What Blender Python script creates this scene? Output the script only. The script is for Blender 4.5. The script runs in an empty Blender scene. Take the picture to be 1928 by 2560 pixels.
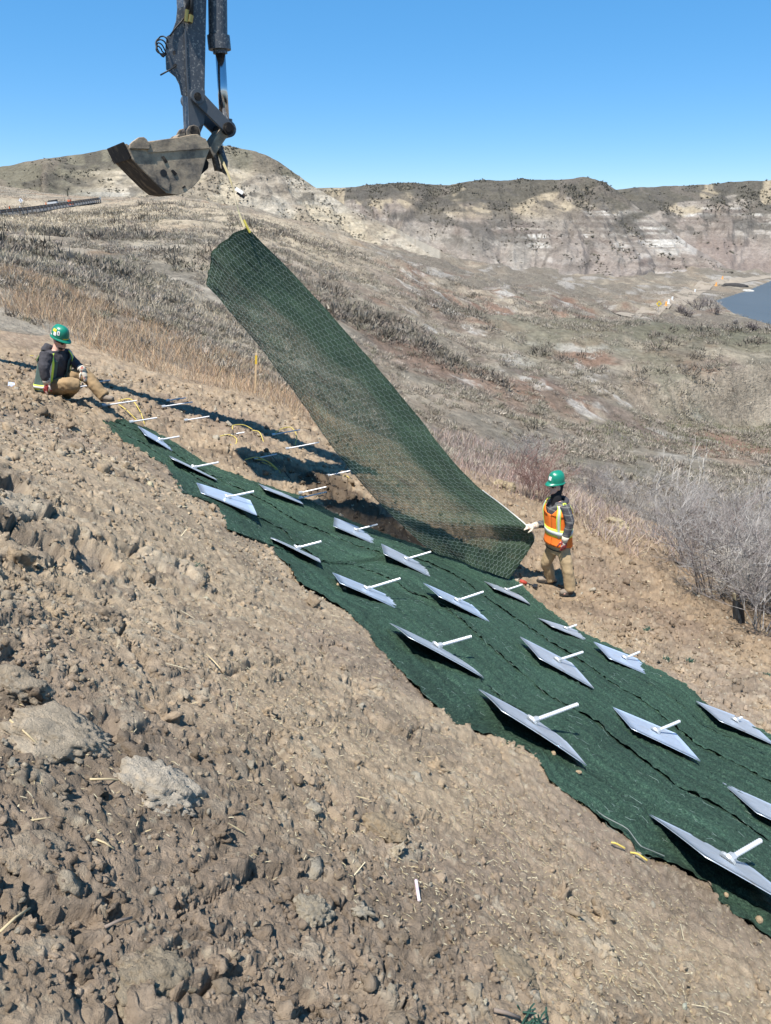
import bpy, bmesh, math, random
import numpy as np
from mathutils import Vector, Matrix, Quaternion
from mathutils.noise import noise as mnoise

random.seed(7)
rng = np.random.default_rng(7)
scene = bpy.context.scene
COL = scene.collection

# ------------------------------------------------------------------ camera, sky, sun, exposure
PITCH = math.radians(22.5)
FPX = 1776.0
cam_d = bpy.data.cameras.new('camera')
cam_d.sensor_fit = 'VERTICAL'
cam_d.sensor_height = 36.0
cam_d.sensor_width = 27.1
cam_d.lens = FPX / 2560 * 36.0
cam_d.clip_start = 0.05
cam_d.clip_end = 6000
cam = bpy.data.objects.new('camera', cam_d)
cam.rotation_euler = (math.radians(90) - PITCH, 0, 0)
COL.objects.link(cam)
scene.camera = cam

SUN = Vector((-0.20, -0.30, 0.93)).normalized()
world = bpy.data.worlds.new('World')
scene.world = world
world.use_nodes = True
wn = world.node_tree.nodes
sky = wn.new('ShaderNodeTexSky')
sky.sky_type = 'NISHITA'
sky.sun_disc = False
sky.sun_elevation = math.asin(SUN.z)
sky.sun_rotation = math.atan2(SUN.x, SUN.y) % (2 * math.pi)
sky.altitude = 2000
sky.air_density = 0.8
sky.dust_density = 0.0
sky.ozone_density = 10.0
bg = wn['Background']
bg.inputs['Strength'].default_value = 0.15
hs = wn.new('ShaderNodeHueSaturation')
hs.inputs['Saturation'].default_value = 1.62
hs.inputs['Value'].default_value = 1.72
gm = wn.new('ShaderNodeGamma')
gm.inputs['Gamma'].default_value = 0.48
world.node_tree.links.new(sky.outputs[0], gm.inputs['Color'])
world.node_tree.links.new(gm.outputs[0], hs.inputs['Color'])
world.node_tree.links.new(hs.outputs[0], bg.inputs['Color'])

sun_d = bpy.data.lights.new('sun', 'SUN')
sun_d.energy = 5.0
sun_d.angle = math.radians(0.53)
sun_d.color = (1.0, 0.955, 0.89)
sun = bpy.data.objects.new('sun', sun_d)
sun.rotation_mode = 'QUATERNION'
sun.rotation_quaternion = SUN.to_track_quat('Z', 'Y')
sun.location = (0, 0, 60)
COL.objects.link(sun)
vs = scene.view_settings
vs.view_transform = 'Standard'
vs.look = 'None'
vs.gamma = 1.0
vs.use_curve_mapping = False
vs.exposure = 0.75
scene.cycles.transparent_max_bounces = 24
scene.cycles.max_bounces = 6
scene.cycles.diffuse_bounces = 3

# ------------------------------------------------------------------ camera geometry helpers (for laying things out at their real distance)
CP, SP = math.cos(PITCH), math.sin(PITCH)
CM = np.array([[1, 0, 0], [0, -SP, CP], [0, -CP, -SP]])

def ray(px, py):
    return CM @ np.array([(px - 964) / FPX, (py - 1280) / FPX, 1.0])

def un(px, py, d):
    return ray(px, py) * d

def pj(P):
    c = np.asarray(P) @ CM
    return 964 + FPX * c[..., 0] / c[..., 2], 1280 + FPX * c[..., 1] / c[..., 2]

def V(a):
    return Vector((float(a[0]), float(a[1]), float(a[2])))

# ------------------------------------------------------------------ noise
def hsh(ix, iy, seed):
    n = (ix.astype(np.int64) * 374761393 + iy.astype(np.int64) * 668265263 + seed * 1274126177) & 0xFFFFFFFF
    n = ((n ^ (n >> 13)) * 1274126177) & 0xFFFFFFFF
    n = ((n ^ (n >> 15)) * 668265263) & 0xFFFFFFFF
    return ((n ^ (n >> 16)) & 0xFFFFFF) / float(0xFFFFFF)

def vnoise(x, y, seed=0):
    x0 = np.floor(x); y0 = np.floor(y)
    fx = x - x0; fy = y - y0
    fx = fx * fx * fx * (fx * (fx * 6 - 15) + 10); fy = fy * fy * fy * (fy * (fy * 6 - 15) + 10)
    a = hsh(x0, y0, seed); b = hsh(x0 + 1, y0, seed); c = hsh(x0, y0 + 1, seed); d = hsh(x0 + 1, y0 + 1, seed)
    return ((a + (b - a) * fx) * (1 - fy) + (c + (d - c) * fx) * fy) * 2 - 1

def fbm(x, y, o=4, seed=0, gain=0.5):
    s = np.zeros_like(x, dtype=float); a = 1.0; t = 0.0
    for i in range(o):
        s += a * vnoise(x * 2.03 ** i + 17.3 * i, y * 2.03 ** i - 9.1 * i, seed + i); t += a; a *= gain
    return s / t

def ridged(x, y, o=4, seed=0):
    s = np.zeros_like(x, dtype=float); a = 1.0; t = 0.0
    for i in range(o):
        s += a * (1 - np.abs(vnoise(x * 2.1 ** i + 5.3 * i, y * 2.1 ** i + 3.7 * i, seed + i))); t += a; a *= 0.5
    return s / t

def billow(x, y, o=4, seed=0, gain=.55):
    s = np.zeros_like(x, dtype=float); a = 1.0; t = 0.0
    for i in range(o):
        s += a * np.abs(vnoise(x * 2.13 ** i + 11.7 * i, y * 2.13 ** i - 4.9 * i, seed + i)); t += a; a *= gain
    return s / t

def vnoise3(p, seed=0):
    i = np.floor(p); f = p - i; f = f * f * (3 - 2 * f)
    def hh(a, b, c): return hsh(i[..., 0] + a + 131 * (i[..., 2] + c), i[..., 1] + b + 57 * (i[..., 2] + c), seed)
    fx, fy, fz = f[..., 0], f[..., 1], f[..., 2]
    def pl(c): 
        a = hh(0, 0, c) * (1 - fx) + hh(1, 0, c) * fx; b = hh(0, 1, c) * (1 - fx) + hh(1, 1, c) * fx
        return a * (1 - fy) + b * fy
    return (pl(0) * (1 - fz) + pl(1) * fz) * 2 - 1

def lump3(p, o=4, seed=0, gain=.55):
    s = np.zeros(p.shape[:-1]); a = 1.0; t = 0.0
    for k in range(o):
        s += a * np.abs(vnoise3(p * 2.1 ** k + 7.3 * k, seed + k)); t += a; a *= gain
    return s / t

def worley(x, y, seed=0):
    x0 = np.floor(x); y0 = np.floor(y)
    f1 = np.full(x.shape, 9.0); f2 = np.full(x.shape, 9.0); cid = np.zeros(x.shape)
    for i in (-1, 0, 1):
        for j in (-1, 0, 1):
            cx = x0 + i; cy = y0 + j
            px = cx + hsh(cx, cy, seed); py = cy + hsh(cx, cy, seed + 31)
            d = np.hypot(px - x, py - y)
            n = d < f1
            f2 = np.where(n, f1, np.minimum(f2, d))
            cid = np.where(n, hsh(cx, cy, seed + 77), cid)
            f1 = np.where(n, d, f1)
    return f1, f2, cid

def sstep(a, b, x):
    t = np.clip((x - a) / (b - a), 0, 1)
    return t * t * (3 - 2 * t)

def mixc(a, b, t):
    return a + (np.asarray(b) - a) * t[..., None]

def in_poly(x, y, poly):
    r = np.zeros(x.shape, bool); n = len(poly)
    for i in range(n):
        x1, y1 = poly[i]; x2, y2 = poly[(i + 1) % n]
        c = ((y1 > y) != (y2 > y)) & (x < (x2 - x1) * (y - y1) / (y2 - y1 + 1e-12) + x1)
        r ^= c
    return r

def seg_dist(x, y, poly, closed=True):
    d = np.full(x.shape, 1e9); n = len(poly)
    for i in range(n if closed else n - 1):
        x1, y1 = poly[i]; x2, y2 = poly[(i + 1) % n]
        dx, dy = x2 - x1, y2 - y1
        t = np.clip(((x - x1) * dx + (y - y1) * dy) / (dx * dx + dy * dy + 1e-12), 0, 1)
        d = np.minimum(d, np.hypot(x - x1 - t * dx, y - y1 - t * dy))
    return d

# ------------------------------------------------------------------ the lie of the land: a smooth height field through surveyed points (photo x, photo y, distance)
PL = (-1.22, -0.62, -0.36)
KT = 1.6
CTL = [(1812,2161,3.57),(1323,1812,4.5),(1634,1836,6.0),(1833,1807,7.0),(1980,2090,4.9),(1086,1623,5.5),(1389,1657,6.7),(1558,1651,8.2),(1410,1577,9.6),(1138,1508,7.6),(908,1476,7.4),(1264,1479,10.6),(1012,1402,9.2),(887,1329,10.4),(755,1384,8.3),(565,1248,8.0),(481,1172,10.2),(397,1103,11),(700,1236,10.8),
 (1400,1488,11.),(1365,1455,11.4),(120,985,10.6),(270,1005,11),
 (0,1500,2.6),(0,1250,3.8),(0,1120,5.2),(0,1020,8),(150,1150,5.5),(300,1300,4.6),(500,1400,4.9),(300,1500,3.4),
 (0,770,17),(200,850,15.5),(400,950,15),(640,990,15.5),(820,1090,14.5),(1000,1190,14),(1250,1265,14),(1450,1330,13.5),(1700,1470,11.8),(1928,1590,9.8),(1700,1600,9.6),(1600,1500,10.5),
 (0,900,13),(300,960,13),(600,1060,12.6),(900,1200,12.3),(1150,1330,12.2),
 (60,690,23),(300,780,23),(640,900,24),(1000,1080,23),(1250,1180,22),(1500,1240,22),(1928,1350,20),(1750,1280,24),
 (0,600,40),(300,600,46),(600,640,46),(300,700,31),(600,800,33),(900,900,37),(1200,1000,38),(1500,1100,40),(1900,1150,40),
 (1700,960,68),(1400,860,72),(1100,760,80),(850,640,85),(700,570,85),(400,530,85),(100,545,75),(0,560,62),(250,515,120),(500,530,110),
 (1900,1000,66),(1700,820,120),(1500,780,150),(1600,770,165),(1928,860,125),(1300,740,130),(1000,690,120),(800,600,130),(1900,1080,52),
 (250,505,150),(500,500,170),(0,535,95),(700,545,170),(1000,640,190),(1300,690,200),(1560,710,230),(1700,760,170),
 (1785,752,190),(1928,818,150),(1928,760,190),(1928,700,265),(1800,695,265),
 (200,480,260),(500,480,300),(900,600,300),(1400,660,300),(1900,665,330)]

def build_tps():
    W = np.array([un(*c) for c in CTL])
    near = np.array([(r * math.sin(t), r * math.cos(t)) for r in (.4, .7, 1.1, 1.7, 2.4) for t in np.radians(np.arange(-75, 76, 15))])
    X = np.r_[W[:, 0], near[:, 0]]; Y = np.r_[W[:, 1], near[:, 1]]
    r = np.hypot(X, Y)
    pl = PL[0] + PL[1] * X + PL[2] * Y
    G = np.r_[(W[:, 2] - pl[:len(W)]) / r[:len(W)], np.zeros(len(near))]
    A = np.stack([np.arctan2(X, Y) * KT, np.log(r)], -1)
    phi = lambda d2: .5 * d2 * np.log(d2 + 1e-12)
    D = ((A[:, None] - A[None]) ** 2).sum(-1)
    N = len(A)
    M = np.zeros((N + 3, N + 3)); M[:N, :N] = phi(D) + .02 * np.eye(N); M[:N, N] = 1; M[:N, N + 1:] = A; M[N, :N] = 1; M[N + 1:, :N] = A.T
    sol = np.linalg.solve(M, np.r_[G, 0, 0, 0])
    tt = np.radians(np.linspace(-75, 75, 301)); ll = np.linspace(math.log(.3), math.log(700), 420)
    T, L = np.meshgrid(tt, ll, indexing='ij')
    f = np.stack([T * KT, L], -1)
    out = np.empty(T.shape)
    for i in range(T.shape[0]):
        d = ((f[i][:, None] - A) ** 2).sum(-1)
        out[i] = phi(d) @ sol[:N] + sol[N] + f[i] @ sol[N + 1:]
    return tt, ll, out
TT, LL, GG = build_tps()

LAKE_Z = -20.6
def world_poly_on_z(pts, z):
    o = []
    for p in pts:
        d = ray(*p); s = z / d[2]; o.append((d[0] * s, d[1] * s))
    return o
LAKE = world_poly_on_z([(1785,752),(1835,786),(1928,815),(2150,900),(2400,800),(2150,655),(1928,702),(1862,728)], LAKE_Z)

def zbase(x, y):
    x = np.asarray(x, float); y = np.asarray(y, float)
    r = np.maximum(np.hypot(x, y), .31)
    a = np.clip((np.arctan2(x, y) - TT[0]) / (TT[1] - TT[0]), 0, len(TT) - 1.001)
    b = np.clip((np.log(r) - LL[0]) / (LL[1] - LL[0]), 0, len(LL) - 1.001)
    i = a.astype(int); j = b.astype(int); fa = a - i; fb = b - j
    g = (GG[i, j] * (1 - fa) + GG[i + 1, j] * fa) * (1 - fb) + (GG[i, j + 1] * (1 - fa) + GG[i + 1, j + 1] * fa) * fb
    z = PL[0] + PL[1] * x + PL[2] * y + r * g
    far = r > 100
    if np.any(far):
        ins = in_poly(x, y, LAKE); d = seg_dist(x, y, LAKE)
        sd = np.where(ins, -d, d)
        zz = np.where(sd > 0, np.maximum(z, LAKE_Z + .25 + np.minimum(sd * .06, 1.5)), LAKE_Z - np.minimum(d * .3, 3))
        z = np.where(far & (np.abs(np.arctan2(x, y)) < 1.0), zz, z)
    return z

def hit(px, py, off=0.0, zf=zbase, smax=600):
    d = ray(px, py)
    s = np.exp(np.linspace(math.log(.5), math.log(smax), 3000))
    P = d * s[:, None]
    h = P[:, 2] - zf(P[:, 0], P[:, 1]) - off
    i = int(np.argmax(h < 0))
    if i == 0: i = len(s) - 1
    t = h[i - 1] / (h[i - 1] - h[i] + 1e-12)
    return P[i - 1] + (P[i] - P[i - 1]) * t

def hxy(pts, off=0.0):
    return [tuple(hit(p[0], p[1], off)[:2]) for p in pts]

def zb(x, y):
    return float(zbase(np.array([x]), np.array([y]))[0])

def gnormal(x, y, e=.25):
    n = Vector((-(zb(x + e, y) - zb(x - e, y)) / (2 * e), -(zb(x, y + e) - zb(x, y - e)) / (2 * e), 1))
    return n.normalized()

# ------------------------------------------------------------------ mesh and object helpers
def mk_mesh(name, verts, faces, col=None, smooth=False):
    """faces: array (n,3)/(n,4), a list of such arrays, or a plain list of index tuples"""
    me = bpy.data.meshes.new(name)
    verts = np.asarray(verts, np.float32)
    if isinstance(faces, np.ndarray): faces = [faces]
    if len(faces) and not isinstance(faces[0], np.ndarray):
        me.from_pydata(verts.tolist(), [], [tuple(f) for f in faces])
    else:
        me.vertices.add(len(verts)); me.vertices.foreach_set('co', verts.ravel())
        nl = sum(f.size for f in faces); npoly = sum(len(f) for f in faces)
        me.loops.add(nl); me.polygons.add(npoly)
        me.loops.foreach_set('vertex_index', np.concatenate([f.ravel() for f in faces]).astype(np.int32))
        tot = np.concatenate([np.full(len(f), f.shape[1], np.int32) for f in faces])
        me.polygons.foreach_set('loop_start', (np.cumsum(tot) - tot).astype(np.int32))
        try: me.polygons.foreach_set('loop_total', tot)
        except Exception: pass
        me.update(calc_edges=True)
    if col is not None:
        a = me.attributes.new('Col', 'FLOAT_COLOR', 'POINT')
        c = np.ones((len(verts), 4), np.float32); c[:, :3] = col
        a.data.foreach_set('color', c.ravel())
    if smooth:
        me.polygons.foreach_set('use_smooth', np.ones(len(me.polygons), bool))
    me.update()
    return me

def link(name, me, mat=None, parent=None, loc=None):
    o = bpy.data.objects.new(name, me)
    if mat is not None:
        me.materials.clear(); me.materials.append(mat)
    COL.objects.link(o)
    if parent is not None: o.parent = parent
    if loc is not None: o.location = loc
    return o

def mk(name, verts, faces, mat=None, parent=None, col=None, smooth=False, kind=None):
    o = link(name, mk_mesh(name, verts, faces, col, smooth), mat, parent)
    if kind: o['kind'] = kind
    return o

def tag(o, label, cat, group=None):
    o['label'] = label; o['category'] = cat
    if group: o['group'] = group
    return o

def empty(name, loc, label, cat, group=None):
    o = bpy.data.objects.new(name, None); o.empty_display_size = .1
    COL.objects.link(o); o.location = loc
    return tag(o, label, cat, group)

def keep(child, root):
    """child's mesh is in world space: move it under root without moving it"""
    child.data.transform(Matrix.Translation(-root.location))
    child.parent = root
    return child

def grid_faces(nu, nv, base=0, closed_u=False):
    i = np.arange(nu if closed_u else nu - 1); j = np.arange(nv - 1)
    I, J = np.meshgrid(i, j, indexing='ij')
    a = I * nv + J; b = ((I + 1) % nu) * nv + J
    return np.stack([a, b, b + 1, a + 1], -1).reshape(-1, 4) + base

class MB:
    """collects simple shapes into one mesh"""
    def __init__(s): s.v = []; s.f = []
    def add(s, vs, fs):
        b = len(s.v); s.v += [tuple(float(q) for q in v) for v in vs]; s.f += [tuple(i + b for i in f) for f in fs]
    def box(s, c, ax, ay, az):
        c, ax, ay, az = V(c), V(ax), V(ay), V(az)
        vs = [c + ax * i + ay * j + az * k for i in (-1, 1) for j in (-1, 1) for k in (-1, 1)]
        s.add(vs, [(0, 1, 3, 2), (4, 6, 7, 5), (0, 4, 5, 1), (2, 3, 7, 6), (0, 2, 6, 4), (1, 5, 7, 3)])
    def cyl(s, a, b, r, r2=None, n=12):
        s.tube([a, b], [r, r if r2 is None else r2], n)
    def tube(s, pts, rad, n=8, cap=True):
        v, f = tube(pts, rad, n, cap); s.add(v, f)
    def prism(s, pts, ext):
        """polygon pts (3d) extruded by ext"""
        n = len(pts); e = V(ext)
        vs = [V(p) for p in pts] + [V(p) + e for p in pts]
        s.add(vs, [tuple(range(n))[::-1], tuple(range(n, 2 * n))] + [(i, (i + 1) % n, n + (i + 1) % n, n + i) for i in range(n)])
    def build(s, name, mat, parent=None, smooth=False, bevel=0.0):
        me = bpy.data.meshes.new(name); me.from_pydata(s.v, [], s.f)
        bm = bmesh.new(); bm.from_mesh(me); bmesh.ops.recalc_face_normals(bm, faces=bm.faces)
        if bevel:
            es = [e for e in bm.edges if len(e.link_faces) == 2 and e.calc_face_angle(0) > .6]
            bmesh.ops.bevel(bm, geom=es, offset=bevel, segments=2, affect='EDGES', profile=.6)
        bm.to_mesh(me); bm.free()
        if smooth: me.polygons.foreach_set('use_smooth', np.ones(len(me.polygons), bool))
        return link(name, me, mat, parent)

def cat_rom(P, k):
    P = [Vector(p) for p in P]
    if k <= 1 or len(P) < 3: return P
    out = []
    for i in range(len(P) - 1):
        a = P[i - 1] if i else P[0] * 2 - P[1]; b = P[i]; c = P[i + 1]; d = P[i + 2] if i + 2 < len(P) else P[-1] * 2 - P[-2]
        for q in range(k):
            t = q / k
            out.append(.5 * ((2 * b) + (c - a) * t + (2 * a - 5 * b + 4 * c - d) * t * t + (3 * b - a - 3 * c + d) * t ** 3))
    out.append(P[-1]); return out

def tube(pts, rad, n=8, cap=True, k=1, flat=1.0, ref=None):
    P = [V(p) for p in pts]
    R = list(rad) if hasattr(rad, '__len__') else [rad] * len(P)
    if k > 1 and len(P) > 2:
        Q = cat_rom([Vector((*p, 0)) if False else p for p in P], k)
        R = [R[min(int(i / k), len(P) - 2)] * (1 - (i % k) / k) + R[min(int(i / k) + 1, len(P) - 1)] * ((i % k) / k) if i < len(Q) - 1 else R[-1] for i in range(len(Q))]
        P = Q
    vs = []; up = V(ref) if ref is not None else None
    for i, p in enumerate(P):
        t = (P[min(i + 1, len(P) - 1)] - P[max(i - 1, 0)]).normalized()
        if up is None:
            up = Vector((0, 0, 1)) if abs(t.z) < .9 else Vector((1, 0, 0))
        up = (up - t * up.dot(t))
        if up.length < 1e-5: up = t.orthogonal()
        up.normalize(); s = t.cross(up)
        for q in range(n):
            a = 2 * math.pi * q / n
            vs.append(p + (up * math.cos(a) * flat + s * math.sin(a)) * R[i])
    fs = []
    for i in range(len(P) - 1):
        for q in range(n):
            a = i * n + q; b = i * n + (q + 1) % n
            fs.append((a, b, b + n, a + n))
    if cap:
        fs.append(tuple(range(n))[::-1]); fs.append(tuple(range((len(P) - 1) * n, len(P) * n)))
    return vs, fs

def remeshed(name, shapes, voxel, mat, parent=None, smooth_it=3, wrinkle=0.0, wscale=12.0, stretch=(1, 1, 1)):
    me = bpy.data.meshes.new(name)
    vs = []; fs = []
    for v, f in shapes:
        b = len(vs); vs += [tuple(p) for p in v]; fs += [tuple(i + b for i in q) for q in f]
    me.from_pydata(vs, [], fs)
    bm = bmesh.new(); bm.from_mesh(me); bmesh.ops.recalc_face_normals(bm, faces=bm.faces); bm.to_mesh(me); bm.free()
    o = bpy.data.objects.new(name, me); COL.objects.link(o)
    m = o.modifiers.new('r', 'REMESH'); m.mode = 'VOXEL'; m.voxel_size = voxel
    if smooth_it:
        m = o.modifiers.new('s', 'SMOOTH'); m.factor = .5; m.iterations = smooth_it
    dg = bpy.context.evaluated_depsgraph_get()
    out = bpy.data.meshes.new_from_object(o.evaluated_get(dg))
    bpy.data.objects.remove(o); out.name = name
    if wrinkle:
        n = len(out.vertices)
        nn = np.empty(n * 3); out.vertices.foreach_get('normal', nn); nn = nn.reshape(-1, 3)
        co = np.empty(n * 3); out.vertices.foreach_get('co', co); co = co.reshape(-1, 3)
        d = np.array([(mnoise(Vector((c[0] * wscale * stretch[0], c[1] * wscale * stretch[1], c[2] * wscale * stretch[2]))) +
                       .5 * mnoise(Vector((c[0] * wscale * 2.3 * stretch[0], c[1] * wscale * 2.3, c[2] * wscale * 2.3 * stretch[2] + 9)))) for c in co])
        co += nn * (d * wrinkle)[:, None]
        out.vertices.foreach_set('co', co.ravel())
    out.polygons.foreach_set('use_smooth', np.ones(len(out.polygons), bool))
    out.update()
    return link(name, out, mat, parent)

# ------------------------------------------------------------------ materials
def material(name, col=(.5, .5, .5), rough=.8, metal=0.0, attr=False, nscale=20.0, namt=.15, bump=0.0, bscale=60.0, bdist=.02,
             col2=None, c2scale=8.0, c2pos=.5, c2soft=.08, spec=.3, stretch=(1, 1, 1), world_pos=False, detail=6.0):
    m = bpy.data.materials.new(name); m.use_nodes = True
    nt = m.node_tree; N = nt.nodes; L = nt.links
    b = N['Principled BSDF']
    b.inputs['Roughness'].default_value = rough; b.inputs['Metallic'].default_value = metal
    b.inputs['Specular IOR Level'].default_value = spec
    if world_pos:
        g = N.new('ShaderNodeNewGeometry'); vec = g.outputs['Position']
    else:
        g = N.new('ShaderNodeTexCoord'); vec = g.outputs['Object']
    mp = N.new('ShaderNodeMapping'); mp.inputs['Scale'].default_value = stretch
    L.new(vec, mp.inputs[0]); vec = mp.outputs[0]
    if attr:
        a = N.new('ShaderNodeAttribute'); a.attribute_name = 'Col'; c = a.outputs['Color']
    else:
        r = N.new('ShaderNodeRGB'); r.outputs[0].default_value = (*col, 1); c = r.outputs[0]
    if col2 is not None:
        n2 = N.new('ShaderNodeTexNoise'); n2.inputs['Scale'].default_value = c2scale; n2.inputs['Detail'].default_value = detail; n2.inputs['Roughness'].default_value = .65
        L.new(vec, n2.inputs['Vector'])
        mr = N.new('ShaderNodeMapRange'); mr.inputs['From Min'].default_value = c2pos - c2soft; mr.inputs['From Max'].default_value = c2pos + c2soft
        L.new(n2.outputs['Fac'], mr.inputs['Value'])
        mx = N.new('ShaderNodeMix'); mx.data_type = 'RGBA'
        L.new(mr.outputs[0], mx.inputs[0]); L.new(c, mx.inputs[6]); mx.inputs[7].default_value = (*col2, 1)
        c = mx.outputs[2]
    if namt:
        n = N.new('ShaderNodeTexNoise'); n.inputs['Scale'].default_value = nscale; n.inputs['Detail'].default_value = detail; n.inputs['Roughness'].default_value = .7
        L.new(vec, n.inputs['Vector'])
        mr = N.new('ShaderNodeMapRange'); mr.inputs['From Min'].default_value = .25; mr.inputs['From Max'].default_value = .75
        mr.inputs['To Min'].default_value = 1 - namt; mr.inputs['To Max'].default_value = 1 + namt
        L.new(n.outputs['Fac'], mr.inputs['Value'])
        mx = N.new('ShaderNodeMix'); mx.data_type = 'RGBA'; mx.blend_type = 'MULTIPLY'; mx.inputs[0].default_value = 1
        L.new(c, mx.inputs[6]); L.new(mr.outputs[0], mx.inputs[7]); c = mx.outputs[2]
    L.new(c, b.inputs['Base Color'])
    if bump:
        n = N.new('ShaderNodeTexNoise'); n.inputs['Scale'].default_value = bscale; n.inputs['Detail'].default_value = 8; n.inputs['Roughness'].default_value = .7
        L.new(vec, n.inputs['Vector'])
        bp = N.new('ShaderNodeBump'); bp.inputs['Strength'].default_value = bump; bp.inputs['Distance'].default_value = bdist
        L.new(n.outputs['Fac'], bp.inputs['Height']); L.new(bp.outputs[0], b.inputs['Normal'])
    return m
# ------------------------------------------------------------------ ground: the bare graded slope
S_ = 1.1573
NEAR_EDGE = [(a * S_, b * S_) for a, b in [(218,905),(250,945),(285,960),(350,1000),(390,1060),(470,1090),(490,1140),(570,1170),(620,1215),(640,1250),(740,1310),(810,1390),(830,1410),(900,1480),(950,1530),(970,1555),(1050,1580),(1150,1625),(1185,1685),(1270,1740),(1300,1770),(1350,1800),(1375,1840),(1440,1860),(1530,1905),(1560,1950),(1620,1990),(1666,2020),(1800,2120)]]
FAR_EDGE = [(a * S_, b * S_) for a, b in [(218,905),(262,905),(330,930),(380,960),(440,1000),(520,1030),(560,1045),(640,1070),(720,1110),(790,1140),(860,1165),(930,1190),(1020,1215),(1105,1245),(1140,1280),(1200,1330),(1270,1375),(1330,1400),(1400,1440),(1480,1480),(1530,1530),(1600,1560),(1666,1590),(1800,1660)]]
NE = np.array([hit(p[0], p[1], .03) for p in NEAR_EDGE]); FE = np.array([hit(p[0], p[1], .03) for p in FAR_EDGE])
MATPOLY = [tuple(p[:2]) for p in NE] + [tuple(p[:2]) for p in FE[::-1]]
SHADE_LEDGE = hxy([(455,1105),(520,1122),(600,1140),(690,1160),(760,1185),(830,1215),(900,1245)])  # course of a shadow band, given an added low step
DAMP_SHADE = hxy([(725,1185),(800,1180),(900,1240),(1000,1320),(1080,1372),(1000,1375),(905,1330),(800,1265)])

FEET = [(q[0], q[1], w) for q, w in ((hit(1416, 1486), .42), (hit(1370, 1456), .42), (hit(135, 985), .45), (hit(175, 985), .4), (hit(265, 1003), .3))]
SLN = np.array([.5, .3, .81])            # mean slope normal: clods stand along it

def rough_mask(x, y):
    m = .42 + .45 * fbm(x * .55 + 3, y * .55, 3, 91)
    m += .28 * sstep(-.1, -1.6, x) * sstep(6.5, 3.0, y) + .12 * sstep(2.6, .9, np.hypot(x, y))
    return np.clip(m, .22, 1.0)

def ground_detail(x, y):
    """height of lumps and clods along the slope normal, and the soil colour"""
    wx = x + .10 * vnoise(x * 3.7, y * 3.7, 5) + .045 * vnoise(x * 11, y * 11, 6) + .016 * vnoise(x * 31, y * 31, 9)
    wy = y + .10 * vnoise(x * 3.7 + 40, y * 3.7, 7) + .045 * vnoise(x * 11 + 9, y * 11, 8) + .016 * vnoise(x * 31 + 4, y * 31, 10)
    rm = rough_mask(x, y); r1 = np.clip(rm, 0, 1)
    h = .05 * fbm(x * .9, y * .9, 3, 11) + rm * .035 * fbm(wx * 2.1, wy * 2.1, 4, 18, .55)
    # crumbs: creased lumps at every size
    h += rm * .055 * (billow(wx * 3.1, wy * 3.1, 4, 33, .6) - .3)
    h += sstep(5.5, 9.5, np.hypot(x, y)) * (.10 * (billow(wx * 4.6, wy * 4.6, 3, 37, .65) - .3) + .065 * (billow(wx * 13, wy * 13, 2, 38, .65) - .3))
    h += (.5 + .5 * rm) * .050 * (billow(wx * 9, wy * 9, 3, 34, .6) - .3)
    h += (.6 + .4 * rm) * .038 * (billow(wx * 27, wy * 27, 3, 35, .7) - .3)
    fa, fa2, ida = worley(wx * 2.0, wy * 2.0, 12)
    ea = sstep(0, .22, fa2 - fa)
    h += rm * .095 * np.maximum(0, ida - .5) * ea * (1 + .5 * vnoise(wx * 8, wy * 8, 36))
    fb, fb2, idb = worley(wx * 6.1, wy * 6.1, 13)
    eb = sstep(0, .2, fb2 - fb)
    h += rm * .030 * (idb ** 2) * eb
    fc, fc2, idc = worley(wx * 17, wy * 17, 14)
    ec = sstep(0, .3, fc2 - fc)
    h += .010 * (idc ** 1.5) * ec
    h *= 1 - .22 * sstep(1.6, 3.2, np.hypot(x, y)) * sstep(.8, -.6, x) * sstep(10, 6, np.hypot(x, y))
    h *= .78 + .22 * sstep(1.8, 3.0, np.hypot(x, y))
    # open cracks and holes between the clods
    crack = sstep(.07, .0, fa2 - fa) * sstep(.35, .7, ida) * r1
    h -= .075 * crack
    hn = fbm(wx * 3.3 + 7, wy * 3.3, 4, 17) * .5 + .5
    hole = sstep(.67, .72, hn) * r1 * sstep(.12, .4, rm - .3)
    h -= .085 * hole
    r = np.hypot(x, y)
    # colour
    t = fbm(x * .8, y * .8, 4, 21) * .5 + .5
    c = np.empty(x.shape + (3,)); c[:] = (.385, .298, .203)
    c = mixc(c, (.29, .225, .165), sstep(.5, .70, t) * .9)
    c = mixc(c, (.365, .285, .195), sstep(.5, .25, t) * .8)
    pale = sstep(.60, .85, ida) * ea * np.clip(rm - .35, 0, 1)
    c = mixc(c, (.43, .375, .29), pale * .8)
    c = mixc(c, (.19, .155, .122), sstep(.80, .95, idb) * eb * .55 * sstep(.3, .9, rm))
    c = mixc(c, (.43, .37, .275), sstep(.8, .97, idc) * ec * .6)
    c = mixc(c, (.215, .17, .125), sstep(.52, .68, fbm(x * 2.2 + 50, y * 2.2, 4, 23) * .5 + .5) * .6)
    c = mixc(c, (.24, .20, .165), hole * .5)
    c *= (1 + .20 * vnoise(x * 31, y * 31, 25) + .17 * vnoise(x * 83, y * 83, 26))[..., None]
    c = mixc(c, (.52, .45, .33), sstep(.72, .85, hsh(np.floor(x * 60), np.floor(y * 60), 27)) * sstep(.3, .7, vnoise(x * 90, y * 90, 28)) * .5)
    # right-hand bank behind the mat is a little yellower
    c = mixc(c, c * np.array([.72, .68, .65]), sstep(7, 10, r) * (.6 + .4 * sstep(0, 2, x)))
    return h, c

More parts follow.
